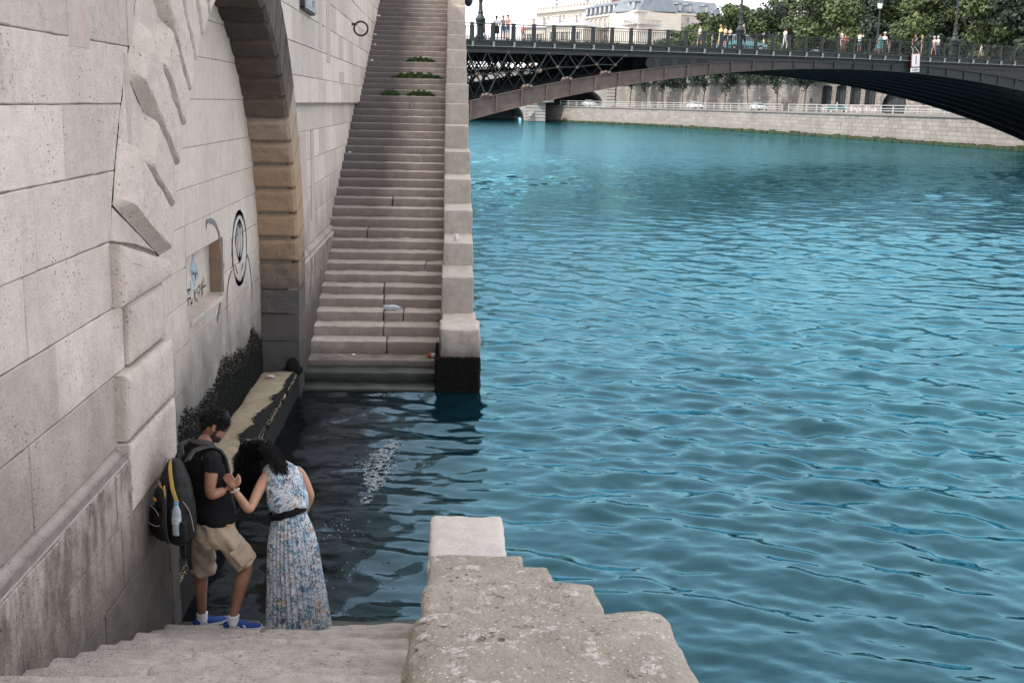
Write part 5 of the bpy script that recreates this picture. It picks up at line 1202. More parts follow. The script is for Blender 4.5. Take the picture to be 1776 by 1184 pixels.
body = fuse(parts, .0065, 'body', M['skin_m'], man, mo, 3)
# hair and beard
def tuft(mb, p, d, L, w_, bend):
    s = d.cross(Vector((rnd.uniform(-1, 1), rnd.uniform(-1, 1), rnd.uniform(-1, 1)))).normalized(); q = p+d*L*.5; t = p+d*L+bend*L
    mb.add([p-s*w_, p+s*w_, q+s*w_*.8+bend*L*.3, q-s*w_*.8+bend*L*.3, t], [(0, 1, 2, 3), (3, 2, 4)])
hp = [ellipsoid(Hc+hu*.036-hf*.014, (hr, hf, hu), (.081, .101, .094)), ellipsoid(Hc-hf*.062-hu*.005, (hr, hf, hu), (.070, .046, .060)), ellipsoid(Hc+hu*.088+hf*.035, (hr, hf, hu), (.062, .062, .038)), ellipsoid(Hc+hr*.066+hu*.018+hf*.028, (hr, hf, hu), (.014, .022, .036)), ellipsoid(Hc-hr*.066+hu*.018+hf*.028, (hr, hf, hu), (.014, .022, .036))]
hair = fuse(hp, .007, 'hair', M['hair'], man, mo, 2, lambda c: .006*fbm(c, 40, 2))
mb = MB()
for _ in range(1500):
    th, ph = rnd.uniform(0, 2*PI), math.acos(rnd.uniform(-.35, 1)); d = hr*math.sin(ph)*math.cos(th)+hf*math.sin(ph)*math.sin(th)+hu*math.cos(ph)
    p = Hc+hu*.034-hf*.014+hr*(d.dot(hr)*.080)+hf*(d.dot(hf)*.100)+hu*(d.dot(hu)*.093); tuft(mb, p, (d*.6+hf*.6-hu*.1).normalized(), rnd.uniform(.012, .03), .003, (hf*.3-Z*.3))
put(mb, 'hair_tufts', M['hair'], hair, mo)
M['beard'] = plain('short_dark_beard', (.035, .022, .017), .9, .4, 60)
bp_parts = [ellipsoid(Hc+hf*.030-hu*.068, (hr, hf, hu), (.0600, .0640, .046)), ellipsoid(Hc+hf*.062-hu*.088, (hr, hf, hu), (.032, .032, .027)), ellipsoid(Hc+hr*.060+hf*.018-hu*.03, (hr, hf, hu), (.012, .014, .04))]
fuse(bp_parts, .006, 'beard', M['beard'], man, mo, 2)
mb = MB()
for sg in (-1, 1):
    v, f = ellipsoid(Hc+hf*.084+hr*sg*.03-hu*.0, (hr, hf, hu), (.012, .008, .007), 10, 6); mb.add(v, f, mat=0); v, f = ellipsoid(Hc+hf*.090+hr*sg*.03+hu*.016, (hr, hf, hu), (.018, .006, .004), 8, 6); mb.add(v, f, mat=1)
put(mb, 'eyes', [M['sock'], M['hair']], body, mo, True)
# tee shirt
def rg(px_, py_, y, a, b, r=r_m, f=f_m): return (P(px_, py_, y), r, f, a, b)
sh = [rg(371, 902, 8.15, .176, .140), rg(370, 890, 8.14, .172, .136), rg(366, 868, 8.14, .165, .128), rg(359, 836, 8.13, .178, .126), rg(350, 806, 8.12, .196, .125), rg(345, 788, 8.12, .192, .105), rg(347, 776, 8.12, .135, .085), rg(351, 768, 8.12, .082, .076)]
slv = [skin({'a': (Rsh-r_m*.05, .085), 'b': (Rsh+Vector((0, 0, -.01)), .076), 'c': (Rsh.lerp(Rel, .28), .070), 'd': (Rsh.lerp(Rel, .47), .066)}, [('a', 'b'), ('b', 'c'), ('c', 'd')], 1), skin({'a': (Lsh+r_m*.05, .085), 'b': (Lsh, .076), 'd': (Lsh.lerp(Lel, .47), .066)}, [('a', 'b'), ('b', 'd')], 1)]
tee = fuse([rings_geo(sh)]+slv, .009, 't_shirt', M['tee'], man, mo, 4, lambda c: .006*fbm(Vector((c.x, c.y, c.z*2.4)), 7, 3))
# shorts
sr = [rg(372, 893, 8.15, .162, .126), rg(370, 905, 8.15, .172, .136), rg(369, 925, 8.16, .180, .146), rg(367, 940, 8.17, .165, .135)]
def leg_tube(h, k, r0, r1, end=1.0, fl=1.1):
    d = (k-h).normalized(); rr_, ff, uu = frame(d, f_m); e = h.lerp(k, end)
    return rings_geo([(h-d*.05, rr_, uu, r0*.9, r0*.9), (h+d*.03, rr_, uu, r0, r0*1.02), (h.lerp(k, .5), rr_, uu, (r0+r1)/2, (r0+r1)/2), (h.lerp(k, end*.88), rr_, uu, r1*1.04, r1*1.06), (e, rr_, uu, r1*fl, r1*fl)], 24, 2.1)
def folds(c):
    q = Vector((c.x*1.2+c.z*.9, c.y, c.z*1.1-c.x*.9)); return .013*fbm(q*Vector((1, 1, 1)).length/1.7, 6, 3)+.004*math.sin(c.z*34+c.x*60)
short_ = fuse([rings_geo(sr), leg_tube(P(381, 918, 8.09), P(427, 975, 8.16), .106, .088, 1.0), leg_tube(P(352, 918, 8.25), P(352, 985, 8.41), .106, .090, 1.0)], .009, 'shorts', M['khaki'], man, mo, 3, folds)
mb = MB()                              # cargo pocket, flap and back pocket on the outer thigh
tn = Vector((.35, -.9, .25)).normalized(); td = (P(427, 975, 8.16)-P(381, 918, 8.09)).normalized(); ts = td.cross(tn).normalized(); tn = ts.cross(td).normalized()
if tn.y > 0: tn = -tn
Rq = Matrix((ts, td, tn)).transposed(); pc = P(381, 918, 8.09).lerp(P(427, 975, 8.16), .68)
rough = MB(); 
mb = MB(); rough_box(mb, (-.062, -.075, -.012), (.062, .075, .016), r=.012, seg=.02, amp=.006, freq=12); mb.v = [tuple(Rq @ Vector(v)+pc+tn*.088) for v in mb.v]; pk = put(mb, 'cargo_pocket', M['khaki'], short_, mo, True)
mb = MB(); rough_box(mb, (-.066, -.085, .012), (.066, -.040, .024), r=.005, seg=.02, amp=.004, freq=12); mb.v = [tuple(Rq @ Vector(v)+pc+tn*.088) for v in mb.v]; put(mb, 'pocket_flap', M['khaki'], pk, mo, True)
mb = MB(); v, f = ellipsoid(P(397, 911, 7.985), (Vector((1, 0, 0)), Vector((0, 1, 0)), Z), (.022, .012, .008), 10, 6); mb.add(v, f); put(mb, 'orange_tab', M['orange'], short_, mo)
# camera strap round the neck
st_ = bez([neck+f_m*.10-r_m*.04+Vector((0, 0, -.10)), neck-r_m*.085+Vector((0, 0, .005)), neck-f_m*.075+Vector((0, 0, .03)), neck+r_m*.085+Vector((0, 0, .012)), neck+f_m*.11+r_m*.05+Vector((0, 0, -.12)), neck+f_m*.15+r_m*.03+Vector((0, 0, -.30))])
mb = MB(); band(mb, st_, .032, [(p-neck)+Vector((0, 0, .02)) for p in st_]); put(mb, 'camera_strap', M['strap'], man, mo)
# socks and shoes
def shoe(an, yaw, par, lab=None):
    d = Vector((math.cos(yaw), math.sin(yaw), 0)); s = Vector((d.y, -d.x, 0)); z0 = an.z-.085 if lab else an.z-.085
    hl = Vector((an.x, an.y, z0))-d*.065
    mb = MB(); S = [(-.005, .026, .03, .062), (.03, .034, .025, .078), (.075, .036, .025, .085), (.115, .038, .02, .075), (.16, .045, .02, .055), (.205, .047, .02, .044), (.245, .040, .02, .036), (.268, .024, .02, .028)]
    mb.loft([[hl+d*x+s*(w_*math.cos(a)*(1 if math.sin(a) < .3 else .85))+Vector((0, 0, max(zb, zb+(zt_-zb)*(.5+.5*math.sin(a))))) for a in [2*PI*k/16 for k in range(16)]] for x, w_, zb, zt_ in S]); sh_ = put(mb, 'shoe', M['shoe'], par, mo, True)
    mb = MB(); T = [(-.012, .026), (.02, .037), (.08, .039), (.16, .050), (.215, .051), (.25, .044), (.275, .026)]
    rr_ = []
    for zz in (0, .024): rr_.append([hl+d*x+s*w_+Vector((0, 0, zz)) for x, w_ in T]+[hl+d*x-s*w_+Vector((0, 0, zz)) for x, w_ in T[::-1]])
    mb.loft(rr_); put(mb, 'sole', M['sole'], sh_, mo)
    mb = MB()
    for k in range(4): x = .115+.022*k; zz = .078-.010*k; mb.tube([hl+d*x-s*.026+Vector((0, 0, zz-.012)), hl+d*(x+.008)+Vector((0, 0, zz+.004)), hl+d*x+s*.026+Vector((0, 0, zz-.012))], .004, 5)
    put(mb, 'laces', M['lace'], sh_, mo)
    if lab:                                # star and chevron on the outer side
        mb = MB(); o = hl+d*.105+s*.0445+Vector((0, 0, .040)); st2 = [o+d*(.013*(1 if k % 2 == 0 else .42)*math.cos(PI/2+k*PI/5))+Vector((0, 0, .013*(1 if k % 2 == 0 else .42)*math.sin(PI/2+k*PI/5))) for k in range(10)]
        mb.add(st2+[p-s*.01 for p in st2], [tuple(range(10))]); o2 = o+d*.030+s*.002
        mb.add([o2+Vector((0, 0, .016))-d*.004, o2+Vector((0, 0, .016))+d*.010, o2+d*.026, o2+Vector((0, 0, -.014))+d*.004, o2+Vector((0, 0, -.014))-d*.010, o2+d*.010], [(0, 1, 2, 5), (5, 2, 3, 4)]); put(mb, 'logo', M['sole'], sh_, mo)
    mb = MB(); mb.loft([[Vector((an.x, an.y, an.z))+Vector((0, 0, zz))+d*(ox+r_*math.cos(a))+s*(r_*.95*math.sin(a)) for a in [2*PI*k/14 for k in range(14)]] for zz, r_, ox in ((-.06, .047, .006), (-.02, .044, .0), (.012, .043, .002), (.03, .044, .004), (.034, .040, .004))]); put(mb, 'sock', M['sock'], par, mo, True)
    return sh_
Ran.z = .315; Lan.z = .165
shoe(Ran, math.radians(8), man, 'r'); shoe(Lan, math.radians(35), man)

# ================================================================ BACKPACK AND BOTTLE
bn = (-f_m*.96-r_m*.28).normalized(); br_ = Vector((-bn.y, bn.x, 0)); bu0 = Vector((.05, .03, 1)).normalized()
if br_.dot(r_m) < 0: br_ = -br_
bu = (bu0-bn*bu0.dot(bn)).normalized(); bb = P(311, 934, 7.86)       # bottom centre of the pack
pk_ = thing('backpack', 'black backpack with yellow and grey piping on the back of the man', 'backpack', bb)
def L(x, n_, h): return bb+br_*x+bn*n_+bu*h        # local: across, outward, up
mb = MB(); prof = [(.0, .13, .05, .0), (.012, .165, .075, .0), (.06, .195, .105, .0), (.16, .205, .118, -.002), (.28, .198, .112, -.0), (.40, .168, .095, .012), (.50, .125, .075, .025), (.565, .085, .055, .035), (.60, .045, .035, .04)]
v, f = rings_geo([(L(ox, .10-.10, h)+bn*(.02), br_, bn, a, b) for h, a, b, ox in prof], 36, 2.7); shell = fuse([(v, f)], .009, 'shell', M['pack'], pk_, bb, 3, lambda c: .007*fbm(c, 9, 3))
v, f = rings_geo([(L(-.03, .12, h), br_, bn, a, b) for h, a, b in ((.03, .11, .03), (.05, .135, .05), (.13, .14, .062), (.20, .132, .055), (.235, .12, .03))], 28, 3); fuse([(v, f)], .008, 'lower_pocket', M['pack'], pk_, bb, 3, lambda c: .006*fbm(c, 11, 3))
v, f = rings_geo([(L(.0, .115, h), br_, bn, a, b) for h, a, b in ((.25, .055, .02), (.27, .066, .04), (.33, .066, .046), (.38, .058, .036), (.40, .045, .02))], 24, 3); up_ = fuse([(v, f)], .008, 'upper_pocket', M['pack'], pk_, bb, 3)
mb = MB(); mb.box(L(.0, .165, .325), (.022, .006, .008), Matrix((br_, bn, bu)).transposed()); put(mb, 'orange_mark', M['orange'], up_, bb)
mb = MB(); cur = bez([L(.035, .112, .395), L(.018, .13, .43), L(-.005, .12, .40)], 6); band(mb, cur, .02, [bn]*len(cur)); put(mb, 'yellow_tab', M['yellow'], up_, bb)
mb = MB()
for pts in ([L(-.165, .10, .25), L(-.10, .165, .245), L(-.04, .175, .265), L(.04, .16, .23), L(.10, .14, .10)], [L(-.17, .09, .17), L(-.08, .185, .145), L(.05, .185, .15), L(.09, .165, .16)], [L(-.13, .08, .40), L(-.05, .12, .435), L(.02, .12, .44)], [L(.15, .085, .42), L(.205, .0, .28), L(.215, -.03, .12)]):
    mb.tube(bez(pts, 8), .0035, 5)
put(mb, 'grey_piping', M['pipe'], pk_, bb)
mb = MB(); cur = bez([L(.035, .055, .60), L(.085, .075, .57), L(.125, .085, .50), L(.158, .085, .42), L(.185, .07, .34)], 8); band(mb, cur, .026, [bn*.75+br_*.6]*len(cur)); cur = bez([L(.098, .125, .445), L(.112, .128, .41), L(.118, .128, .35), L(.110, .13, .30)], 6); band(mb, cur, .022, [bn]*len(cur)); put(mb, 'yellow_piping', M['yellow'], pk_, bb)
mb = MB(); cur = bez([L(.045, .05, .605), L(.0, .08, .61), L(-.045, .06, .585), L(-.10, .06, .52)], 6); mb.tube(cur, .004, 5); put(mb, 'edge_piping', M['pipe'], pk_, bb)
mb = MB(); cur = bez([L(.105, .12, .42), L(.125, .135, .30), L(.13, .14, .15), L(.12, .12, .03)], 8); band(mb, cur, .035, [bn+br_*.3]*len(cur), .008); put(mb, 'zip_band', M['strap'], pk_, bb)
v, f = rings_geo([(L(.168, .06, h), (br_*.8-bn*.6).normalized(), (bn*.8+br_*.6).normalized(), a, b) for h, a, b in ((.04, .05, .02), (.06, .065, .03), (.15, .068, .036), (.205, .062, .034))], 24, 2.4); fuse([(v, f)], .008, 'bottle_pocket', M['pack'], pk_, bb, 2)
for sg in (-1, 1):
    a0 = neck+r_m*.115*sg+Vector((0, 0, -.022)); b0 = L(.055*sg, -.06, .575)
    cur = bez([b0, b0.lerp(a0, .55)+bn*.045+Vector((0, 0, .03)), a0+Vector((0, 0, .015))-f_m*.01, a0+f_m*.075+Vector((0, 0, -.065))+r_m*.008*sg, a0+f_m*.10+Vector((0, 0, -.22))+r_m*.03*sg], 8)
    ns = [bn*.8+Z*.5]*8+[Z*.9+bn*.4]*8+[Z*.7+f_m*.7]*8+[f_m]*9; mb = MB(); band(mb, cur, .062, ns[:len(cur)]+[f_m]*(len(cur)-len(ns)), .014); put(mb, 'shoulder_strap', M['strap'], pk_, bb)
mb = MB()
for x, l in ((.155, .19), (.03, .155)):
    q = L(x, -.02, .01); band(mb, bez([q+bu*.03, q-Z*l*.5+bn*.01, q-Z*l], 5), .032, [Vector((0, -1, 0))]*11, .004)
put(mb, 'loose_strap', M['pack'], pk_, bb)
bt_o = L(.176, .075, .175); bo = thing('water_bottle', 'clear plastic water bottle with a blue cap in the side pocket of the backpack', 'bottle', bt_o)
M['pet'] = newmat('clear_plastic')[0]; _b = [n for n in M['pet'].node_tree.nodes if n.type == 'BSDF_PRINCIPLED'][0]; _b.inputs['Base Color'].default_value = (.55, .66, .72, 1); _b.inputs['Roughness'].default_value = .12; _b.inputs['Transmission Weight'].default_value = .45; _b.inputs['IOR'].default_value = 1.33
M['bcap'] = plain('light_blue_cap', (.10, .32, .52), .4, .1, 20); M['blab'] = plain('printed_bottle_label', (.45, .50, .55), .5, .5, 60)
Rb = Matrix((br_, bn, bu)).transposed()
def lathe_at(prof, mat, name, par):
    mb = MB(); mb.lathe((0, 0, 0), prof, 16); mb.v = [tuple(Rb @ Vector(v_)) for v_ in mb.v]; return mb.build(name, mat, par, True)
lathe_at([(.030, -.07), (.032, -.06), (.032, .0), (.031, .04), (.033, .07), (.031, .10), (.018, .135), (.0135, .148)], M['pet'], 'bottle_body', bo); lathe_at([(.0335, .012), (.0338, .015), (.0338, .058), (.0335, .06)], M['blab'], 'bottle_label', bo); lathe_at([(.0155, .143), (.017, .146), (.017, .166), (.014, .170)], M['bcap'], 'bottle_cap', bo)

# ================================================================ THE WOMAN
wo_ = pixZ(515, 1085, .23); wo_.z = .23; YW = wo_.y
wm = thing('person', 'woman with long black hair in a blue paisley dress bending over the water', 'person', wo_)
r_w = Vector((.96, -.10, 0)).normalized(); f_w = Vector((.10, .96, 0)).normalized()
def Q(px_, py_, y): return P(px_, py_, y)
wneck = Q(478, 800, 8.50); wH = Q(446, 786, 8.60); whf = Vector((-.45, .62, -.64)).normalized(); whr, whf, whu = frame(whf)
wl = {'s': Q(462, 822, 8.40), 'e': Q(432, 886, 8.06), 'w': Q(405, 847, 7.99)}; wr = {'s': Q(521, 815, 8.46), 'e': Q(540, 860, 8.40), 'w': Q(521, 905, 8.52)}
wp = Q(505, 905, 8.22)
nodes = {'pelvis': (wp, .115), 'waist': (Q(499, 880, 8.24), .09), 'chest': (Q(489, 832, 8.40), .10), 'neck0': (wneck, .050), 'neck1': (wneck.lerp(wH, .6), .045),
 'Ls': (wl['s'], .044), 'La': (wl['s'].lerp(wl['e'], .4), .044), 'Le': (wl['e'], .034), 'Lf': (wl['e'].lerp(wl['w'], .35), .036), 'Lw': (wl['w'], .0225), 'Rs': (wr['s'], .040), 'Re': (wr['e'], .034), 'Rw': (wr['w'], .0225),
 'Rh': (Q(526, 925, 8.24), .08), 'Rk': (Q(532, 1000, 8.22), .055), 'Ra': (Q(536, 1066, 8.2), .035), 'Lh': (Q(490, 925, 8.22), .08), 'Lk': (Q(492, 1000, 8.2), .055), 'Lna': (Q(494, 1066, 8.18), .035)}
edges = [('pelvis', 'waist'), ('waist', 'chest'), ('chest', 'neck0'), ('neck0', 'neck1'), ('chest', 'Ls'), ('Ls', 'La'), ('La', 'Le'), ('Le', 'Lf'), ('Lf', 'Lw'), ('chest', 'Rs'), ('Rs', 'Re'), ('Re', 'Rw'), ('pelvis', 'Rh'), ('Rh', 'Rk'), ('Rk', 'Ra'), ('pelvis', 'Lh'), ('Lh', 'Lk'), ('Lk', 'Lna')]
wd = (Q(397, 829, 7.99)-wl['w']).normalized(); wside = Vector((1, -.1, .3)); wside = (wside-wd*wside.dot(wd)).normalized(); wn_ = wd.cross(wside).normalized()
if wn_.y > 0: wn_ = -wn_
wpalm = wl['w']+wd*.07
parts = [skin(nodes, edges, 2), skin({'a': (wl['w'], .021), 'b': (wl['w']+wd*.04, (.017, .031)), 'c': (wpalm, (.014, .033))}, [('a', 'b'), ('b', 'c')], 1)] + fingers(wpalm, wd, wn_, wside, -.25, .0078, (.060, .068, .064, .050)) + head_parts(wH, whr, whf, whu, .96)
rd = Vector((-.2, .3, -.8)).normalized(); parts += [skin({'a': (wr['w'], .021), 'b': (wr['w']+rd*.07, .028)}, [('a', 'b')], 1)] + fingers(wr['w']+rd*.075, rd, r_w, f_w, .3, .0078)
for ax_, ay_ in ((536, 1075), (494, 1075)):
    pf_ = Q(ax_, ay_, 8.19); pf_.z = .26; parts.append(ellipsoid(pf_+f_w*.05, (r_w, f_w, Z), (.04, .11, .03)))
wbody = fuse(parts, .0062, 'body', M['skin_w'], wm, wo_, 3)
mb = MB()
for sg in (-1, 1): v, f = ellipsoid(wH+whf*.080+whr*sg*.028, (whr, whf, whu), (.012, .008, .006), 10, 6); mb.add(v, f)
put(mb, 'eyes', M['sock'], wbody, wo_, True)
# dress: bodice, pleated skirt, belt
def wr_(px_, py_, y, a, b, tilt=0):
    u = Vector((0, tilt, 1)).normalized(); f = (f_w-u*f_w.dot(u)).normalized(); return (Q(px_, py_, y), r_w, f, a, b)
bod = [wr_(500, 887, 8.23, .128, .105, .2), wr_(499, 876, 8.25, .150, .120, .35), wr_(498, 858, 8.30, .155, .122, .5), wr_(494, 838, 8.37, .150, .112, .6), wr_(490, 820, 8.43, .150, .095, .7), wr_(487, 808, 8.48, .120, .075, .8), wr_(484, 801, 8.51, .075, .06, .8)]
cap = [skin({'a': (Q(474, 818, 8.42), .055), 'b': (wl['s'].lerp(wl['e'], .10), .060)}, [('a', 'b')], 1), skin({'a': (Q(510, 815, 8.45), .055), 'b': (wr['s'].lerp(wr['e'], .08), .054)}, [('a', 'b')], 1)]
bodice = fuse([rings_geo(bod)]+cap, .009, 'bodice', M['paisley'], wm, wo_, 4, lambda c: .009*fbm(Vector((c.x*1.3, c.y, c.z*1.3)), 8, 3))
NP = 34; sk = [(501, 886, 8.23, .122, .10, 0), (503, 893, 8.23, .128, .105, .3), (505, 915, 8.23, .160, .130, .7), (507, 945, 8.22, .182, .15, 1), (510, 985, 8.21, .196, .165, 1.2), (514, 1030, 8.20, .212, .18, 1.5), (517, 1070, 8.20, .224, .19, 1.8), (518, 1084, 8.20, .228, .193, 1.9)]
R_ = []
for q in range(len(sk)-1):
    for k in range(5):
        t = k/5; A_ = [sk[q][i]+(sk[q+1][i]-sk[q][i])*t for i in range(6)]; R_.append(A_)
R_.append(list(sk[-1])); rings = []; nn = NP*8
for qi, (px_, py_, y, a, b, pa) in enumerate(R_):
    c = Q(px_, py_, y); ring = []; drop = .012*(qi/len(R_))
    for k in range(nn):
        t = 2*PI*k/nn; ph = t*NP+.8*math.sin(t*3+1)+.5*math.sin(qi*.16+t*5); tri = abs(((ph/(2*PI)) % 1)*2-1)
        m_ = 1+pa*(.085*tri-.045)+pa*.03*math.sin(t*5+.7+qi*.04); ring.append(c+r_w*(a*math.cos(t)*m_)+f_w*(b*math.sin(t)*m_)+Vector((0, 0, .010*pa*math.sin(t*5+1)*qi/len(R_))))
    rings.append(ring)
mb = MB(); mb.loft(rings, False); put(mb, 'skirt', M['paisley'], wm, wo_, True)
mb = MB(); bl_ = []
for du in (-.026, -.022, .022, .026):
    gr = 1.0 if abs(du) < .024 else .97; c = Q(500, 886, 8.235); ax_u = Vector((-.32, .1, 1)).normalized(); rr_ = (r_w-ax_u*r_w.dot(ax_u)).normalized(); ff = ax_u.cross(rr_)
    bl_.append([c+ax_u*du+rr_*(.146*gr*math.cos(2*PI*k/40))+ff*(.118*gr*math.sin(2*PI*k/40))+ax_u*.004*math.sin(k*1.3) for k in range(40)])
mb.loft(bl_, False); put(mb, 'belt', M['tee'], wm, wo_, True)
M['bead'] = plain('silver_beads', (.55, .55, .54), .25, .3, 80, metal=.6)
mb = MB(); wrc = wl['w'].lerp(wl['e'], .08); wx = wd.cross(Vector((0, 1, 0))).normalized(); wy = wd.cross(wx)
for k in range(16):
    a = 2*PI*k/16; v, f = ellipsoid(wrc+wx*.030*math.cos(a)+wy*.030*math.sin(a), (wx, wy, wd), (.0075,)*3, 8, 5); mb.add(v, f)
put(mb, 'bracelet', M['bead'], wm, wo_, True)
# long hair falling forward and down past the face
hv = [ellipsoid(wH+whu*.016-whf*.018, (whr, whf, whu), (.088, .108, .100)), ellipsoid(wH-whf*.055-whu*.02, (whr, whf, whu), (.078, .075, .085))]
def hang(px0, py0, y0, px1, py1, y1, r0, r1, px2=None, py2=None, y2=None):
    pts = [Q(px0, py0, y0), Q((px0+px1)/2-2, (py0+py1)/2, (y0+y1)/2), Q(px1, py1, y1)]
    return skin({'a': (pts[0], r0), 'b': (pts[1], (r0+r1)/2*1.05), 'c': (pts[2], r1)}, [('a', 'b'), ('b', 'c')], 1)
hv += [hang(432, 785, 8.56, 424, 868, 8.55, .075, .040), hang(448, 790, 8.52, 440, 872, 8.48, .080, .038), hang(425, 795, 8.62, 416, 850, 8.66, .062, .034), hang(460, 790, 8.50, 460, 838, 8.42, .070, .035), hang(466, 782, 8.50, 485, 806, 8.42, .062, .030)]
whair = fuse(hv, .009, 'hair', M['hair'], wm, wo_, 5, lambda c: .007*fbm(Vector((c.x*4, c.y*4, c.z*.7)), 9, 3))
mb = MB()
for k in range(420):
    u = rnd.random(); side_ = rnd.random()
    a = Q(rnd.uniform(416, 472), rnd.uniform(762, 790), rnd.uniform(8.46, 8.56)); e = Q(rnd.uniform(402, 468), rnd.uniform(845, 893), rnd.uniform(8.40, 8.62))
    e = Q(412+(proj(a)[0]-418)*.75+rnd.uniform(-8, 8), 893-abs(proj(a)[0]-432)*.9+rnd.uniform(-30, 4), rnd.uniform(8.42, 8.60)); m_ = a.lerp(e, .5)+Vector((rnd.uniform(-.03, .02), -.02, .02)); mb.tube(bez([a, m_, e], 4), [.0032]*8+[.0008], 3, cap=False)
for k in range(110):
    a = Q(rnd.uniform(446, 482), rnd.uniform(770, 792), 8.43); e = Q(rnd.uniform(478, 503), rnd.uniform(806, 836), 8.30+rnd.uniform(0, .03)); m_ = a.lerp(e, .5)+Vector((.01, -.03, .03)); mb.tube(bez([a, m_, e], 4), [.0034]*8+[.0008], 3, cap=False)
put(mb, 'loose_strands', M['hair'], whair, wo_)

# ================================================================ SMALL THINGS ON THE WALL AND STAIRS
def pixX(u, v, x): d = ray(u, v); return Vector((0, 0, EYE))+d*(x/d.x)
M['spray'] = plain('faded_blue_grey_spray_paint', (.055, .07, .09), .9, .4, 12); M['spray2'] = plain('thin_grey_spray_line', (.16, .16, .165), .9, .35, 12); M['stick'] = plain('pale_blue_wash_paint', (.36, .43, .48), .9, .2, 9)
def paint(name, strokes, x, mat, label):
    mb = MB()
    for w_, pts, smooth_ in strokes:
        W = [pixX(300+a/5.383, 340+b/5.383, x) for a, b in pts]; W = bez(W, 8) if smooth_ else W
        L_ = []; R_ = []
        for i, p in enumerate(W):
            d = (W[min(i+1, len(W)-1)]-W[max(i-1, 0)]).normalized(); s = Vector((0, -d.z, d.y)); ww = w_*(.75+.4*fbm(p, 9, 2)); L_.append(p+s*ww); R_.append(p-s*ww)
        n = len(W); mb.add(L_+R_, [(i, i+1, n+i+1, n+i) for i in range(n-1)])
    o = mb.build(name, mat, wall); o['label'] = label
def oval(cx, cy, rx, ry, a0=0, a1=360, n=18): return [(cx+rx*math.cos(math.radians(a0+(a1-a0)*k/n)), cy+ry*math.sin(math.radians(a0+(a1-a0)*k/n))) for k in range(n+1)]
GX = XB+.005
paint('graffiti_face', [(.035, oval(622, 485, 66, 334), 1), (.05, oval(622, 485, 64, 330, 60, 120, 6), 1), (.05, oval(622, 485, 64, 330, 240, 300, 6), 1), (.03, oval(622, 412, 34, 176), 1), (.075, oval(622, 412, 16, 165, 60, 120, 5), 1), (.06, oval(622, 412, 20, 160, 235, 305, 5), 1), (.022, [(604, 300), (600, 420), (608, 540)], 1), (.022, [(618, 270), (616, 420), (620, 560)], 1), (.022, [(634, 280), (634, 420), (632, 540)], 1), (.016, [(646, 310), (648, 430), (644, 520)], 1), (.022, [(583, 640), (592, 680), (604, 722)], 1), (.02, [(656, 620), (648, 660), (640, 690)], 1)], GX, M['spray'], 'sprayed oval face with a striped inner oval')
paint('graffiti_outline', [(.022, [(555, 690), (528, 770), (512, 900), (509, 1050), (506, 1180)], 1), (.02, [(685, 530), (708, 590), (722, 680), (738, 820), (742, 1000)], 1), (.034, [(312, 310), (318, 240), (350, 232), (390, 252), (425, 330), (445, 430), (458, 580), (461, 740), (455, 900), (440, 1050), (415, 1170)], 1), (.03, [(478, 615), (479, 640), (478, 670)], 0)], GX+.002, M['spray2'], 'thin sprayed outline curving round the niche hole')
hx2 = XB-.155
paint('graffiti_wash', [(.16, [(178, 610), (190, 660), (200, 720), (190, 790)], 1), (.10, [(215, 660), (222, 720), (210, 780)], 1), (.07, [(170, 790), (176, 850), (178, 900)], 1)], hx2, M['stick'], 'pale blue patch of paint in the niche hole')
paint('graffiti_letters', [(.014, [(120, 890), (165, 868)], 0), (.014, [(142, 870), (152, 925)], 0), (.014, [(138, 965), (168, 945)], 0), (.014, [(145, 950), (150, 1030)], 0), (.013, [(168, 960), (172, 1005), (182, 990), (184, 950)], 1), (.016, [(202, 870), (206, 1000)], 0), (.013, [(228, 860), (205, 930), (228, 985)], 0), (.014, [(232, 850), (234, 980)], 0), (.012, [(232, 855), (250, 840)], 0), (.012, [(233, 910), (248, 898)], 0), (.014, [(252, 970), (250, 820), (262, 880), (270, 800), (270, 950)], 0), (.013, [(282, 920), (280, 780), (296, 800), (284, 850), (310, 830)], 0), (.012, [(286, 775), (292, 755)], 0)], hx2+.003, M['blk'], 'black scrawled letters in the niche hole')
# mooring rings and plaque
def ring(label, c, r, th_, pin):
    t = thing('mooring_ring', label, 'ring', c, 0, 'iron mooring rings on the quay wall'); mb = MB(); n = 28
    mb.tube([(r*math.cos(2*PI*k/n), .0, r*math.sin(2*PI*k/n)) for k in range(n+1)], th_, 8, cap=False); mb.build('ring', M['iron'], t, True)
    mb = MB(); mb.tube([(pin, 0, r*.62), (-r*.55, 0, r*.6)], [th_*1.5, th_*1.0], 8); mb.build('pin', M['iron'], t); return t
ring('large iron mooring ring on the wall beside the far stairway', pixY(626, 50, 25.4), .143, .021, -.20)
ring('small iron ring on the wall just beyond the arch edge', pixY(496.5, 165, 17.2), .035, .010, -.08)
pl0 = pixX(531, 4, -2.06); M['plaq'] = plain('grey_painted_metal', (.30, .32, .33), .5, .15, 8)
pq = thing('wall_plaque', 'small grey metal plaque on dark brackets at the top edge of the wall', 'plaque', (-2.04, 17.45, pl0.z))
mb = MB(); mb.box((0, 0, .22), (.02, .62, .32)); mb.box((.0, 0, .22), (.024, .58, .28)); mb.build('plate', M['plaq'], pq); mb = MB(); mb.box((-.035, 0, -.10), (.03, .64, .022)); mb.box((-.035, -.62, .22), (.035, .02, .32)); mb.build('bracket', M['iron'], pq)
mb = MB()
for y in (-.2, -.05, .1, .25): mb.box((.026, y, .16), (.003, .012, .05)); mb.box((.026, y+.035, .2), (.003, .03, .008)); mb.box((.026, y+.035, .13), (.003, .03, .008))
for y in (.1, .25): mb.box((.026, y, .01), (.003, .012, .045)); mb.box((.026, y+.03, .04), (.003, .028, .008))
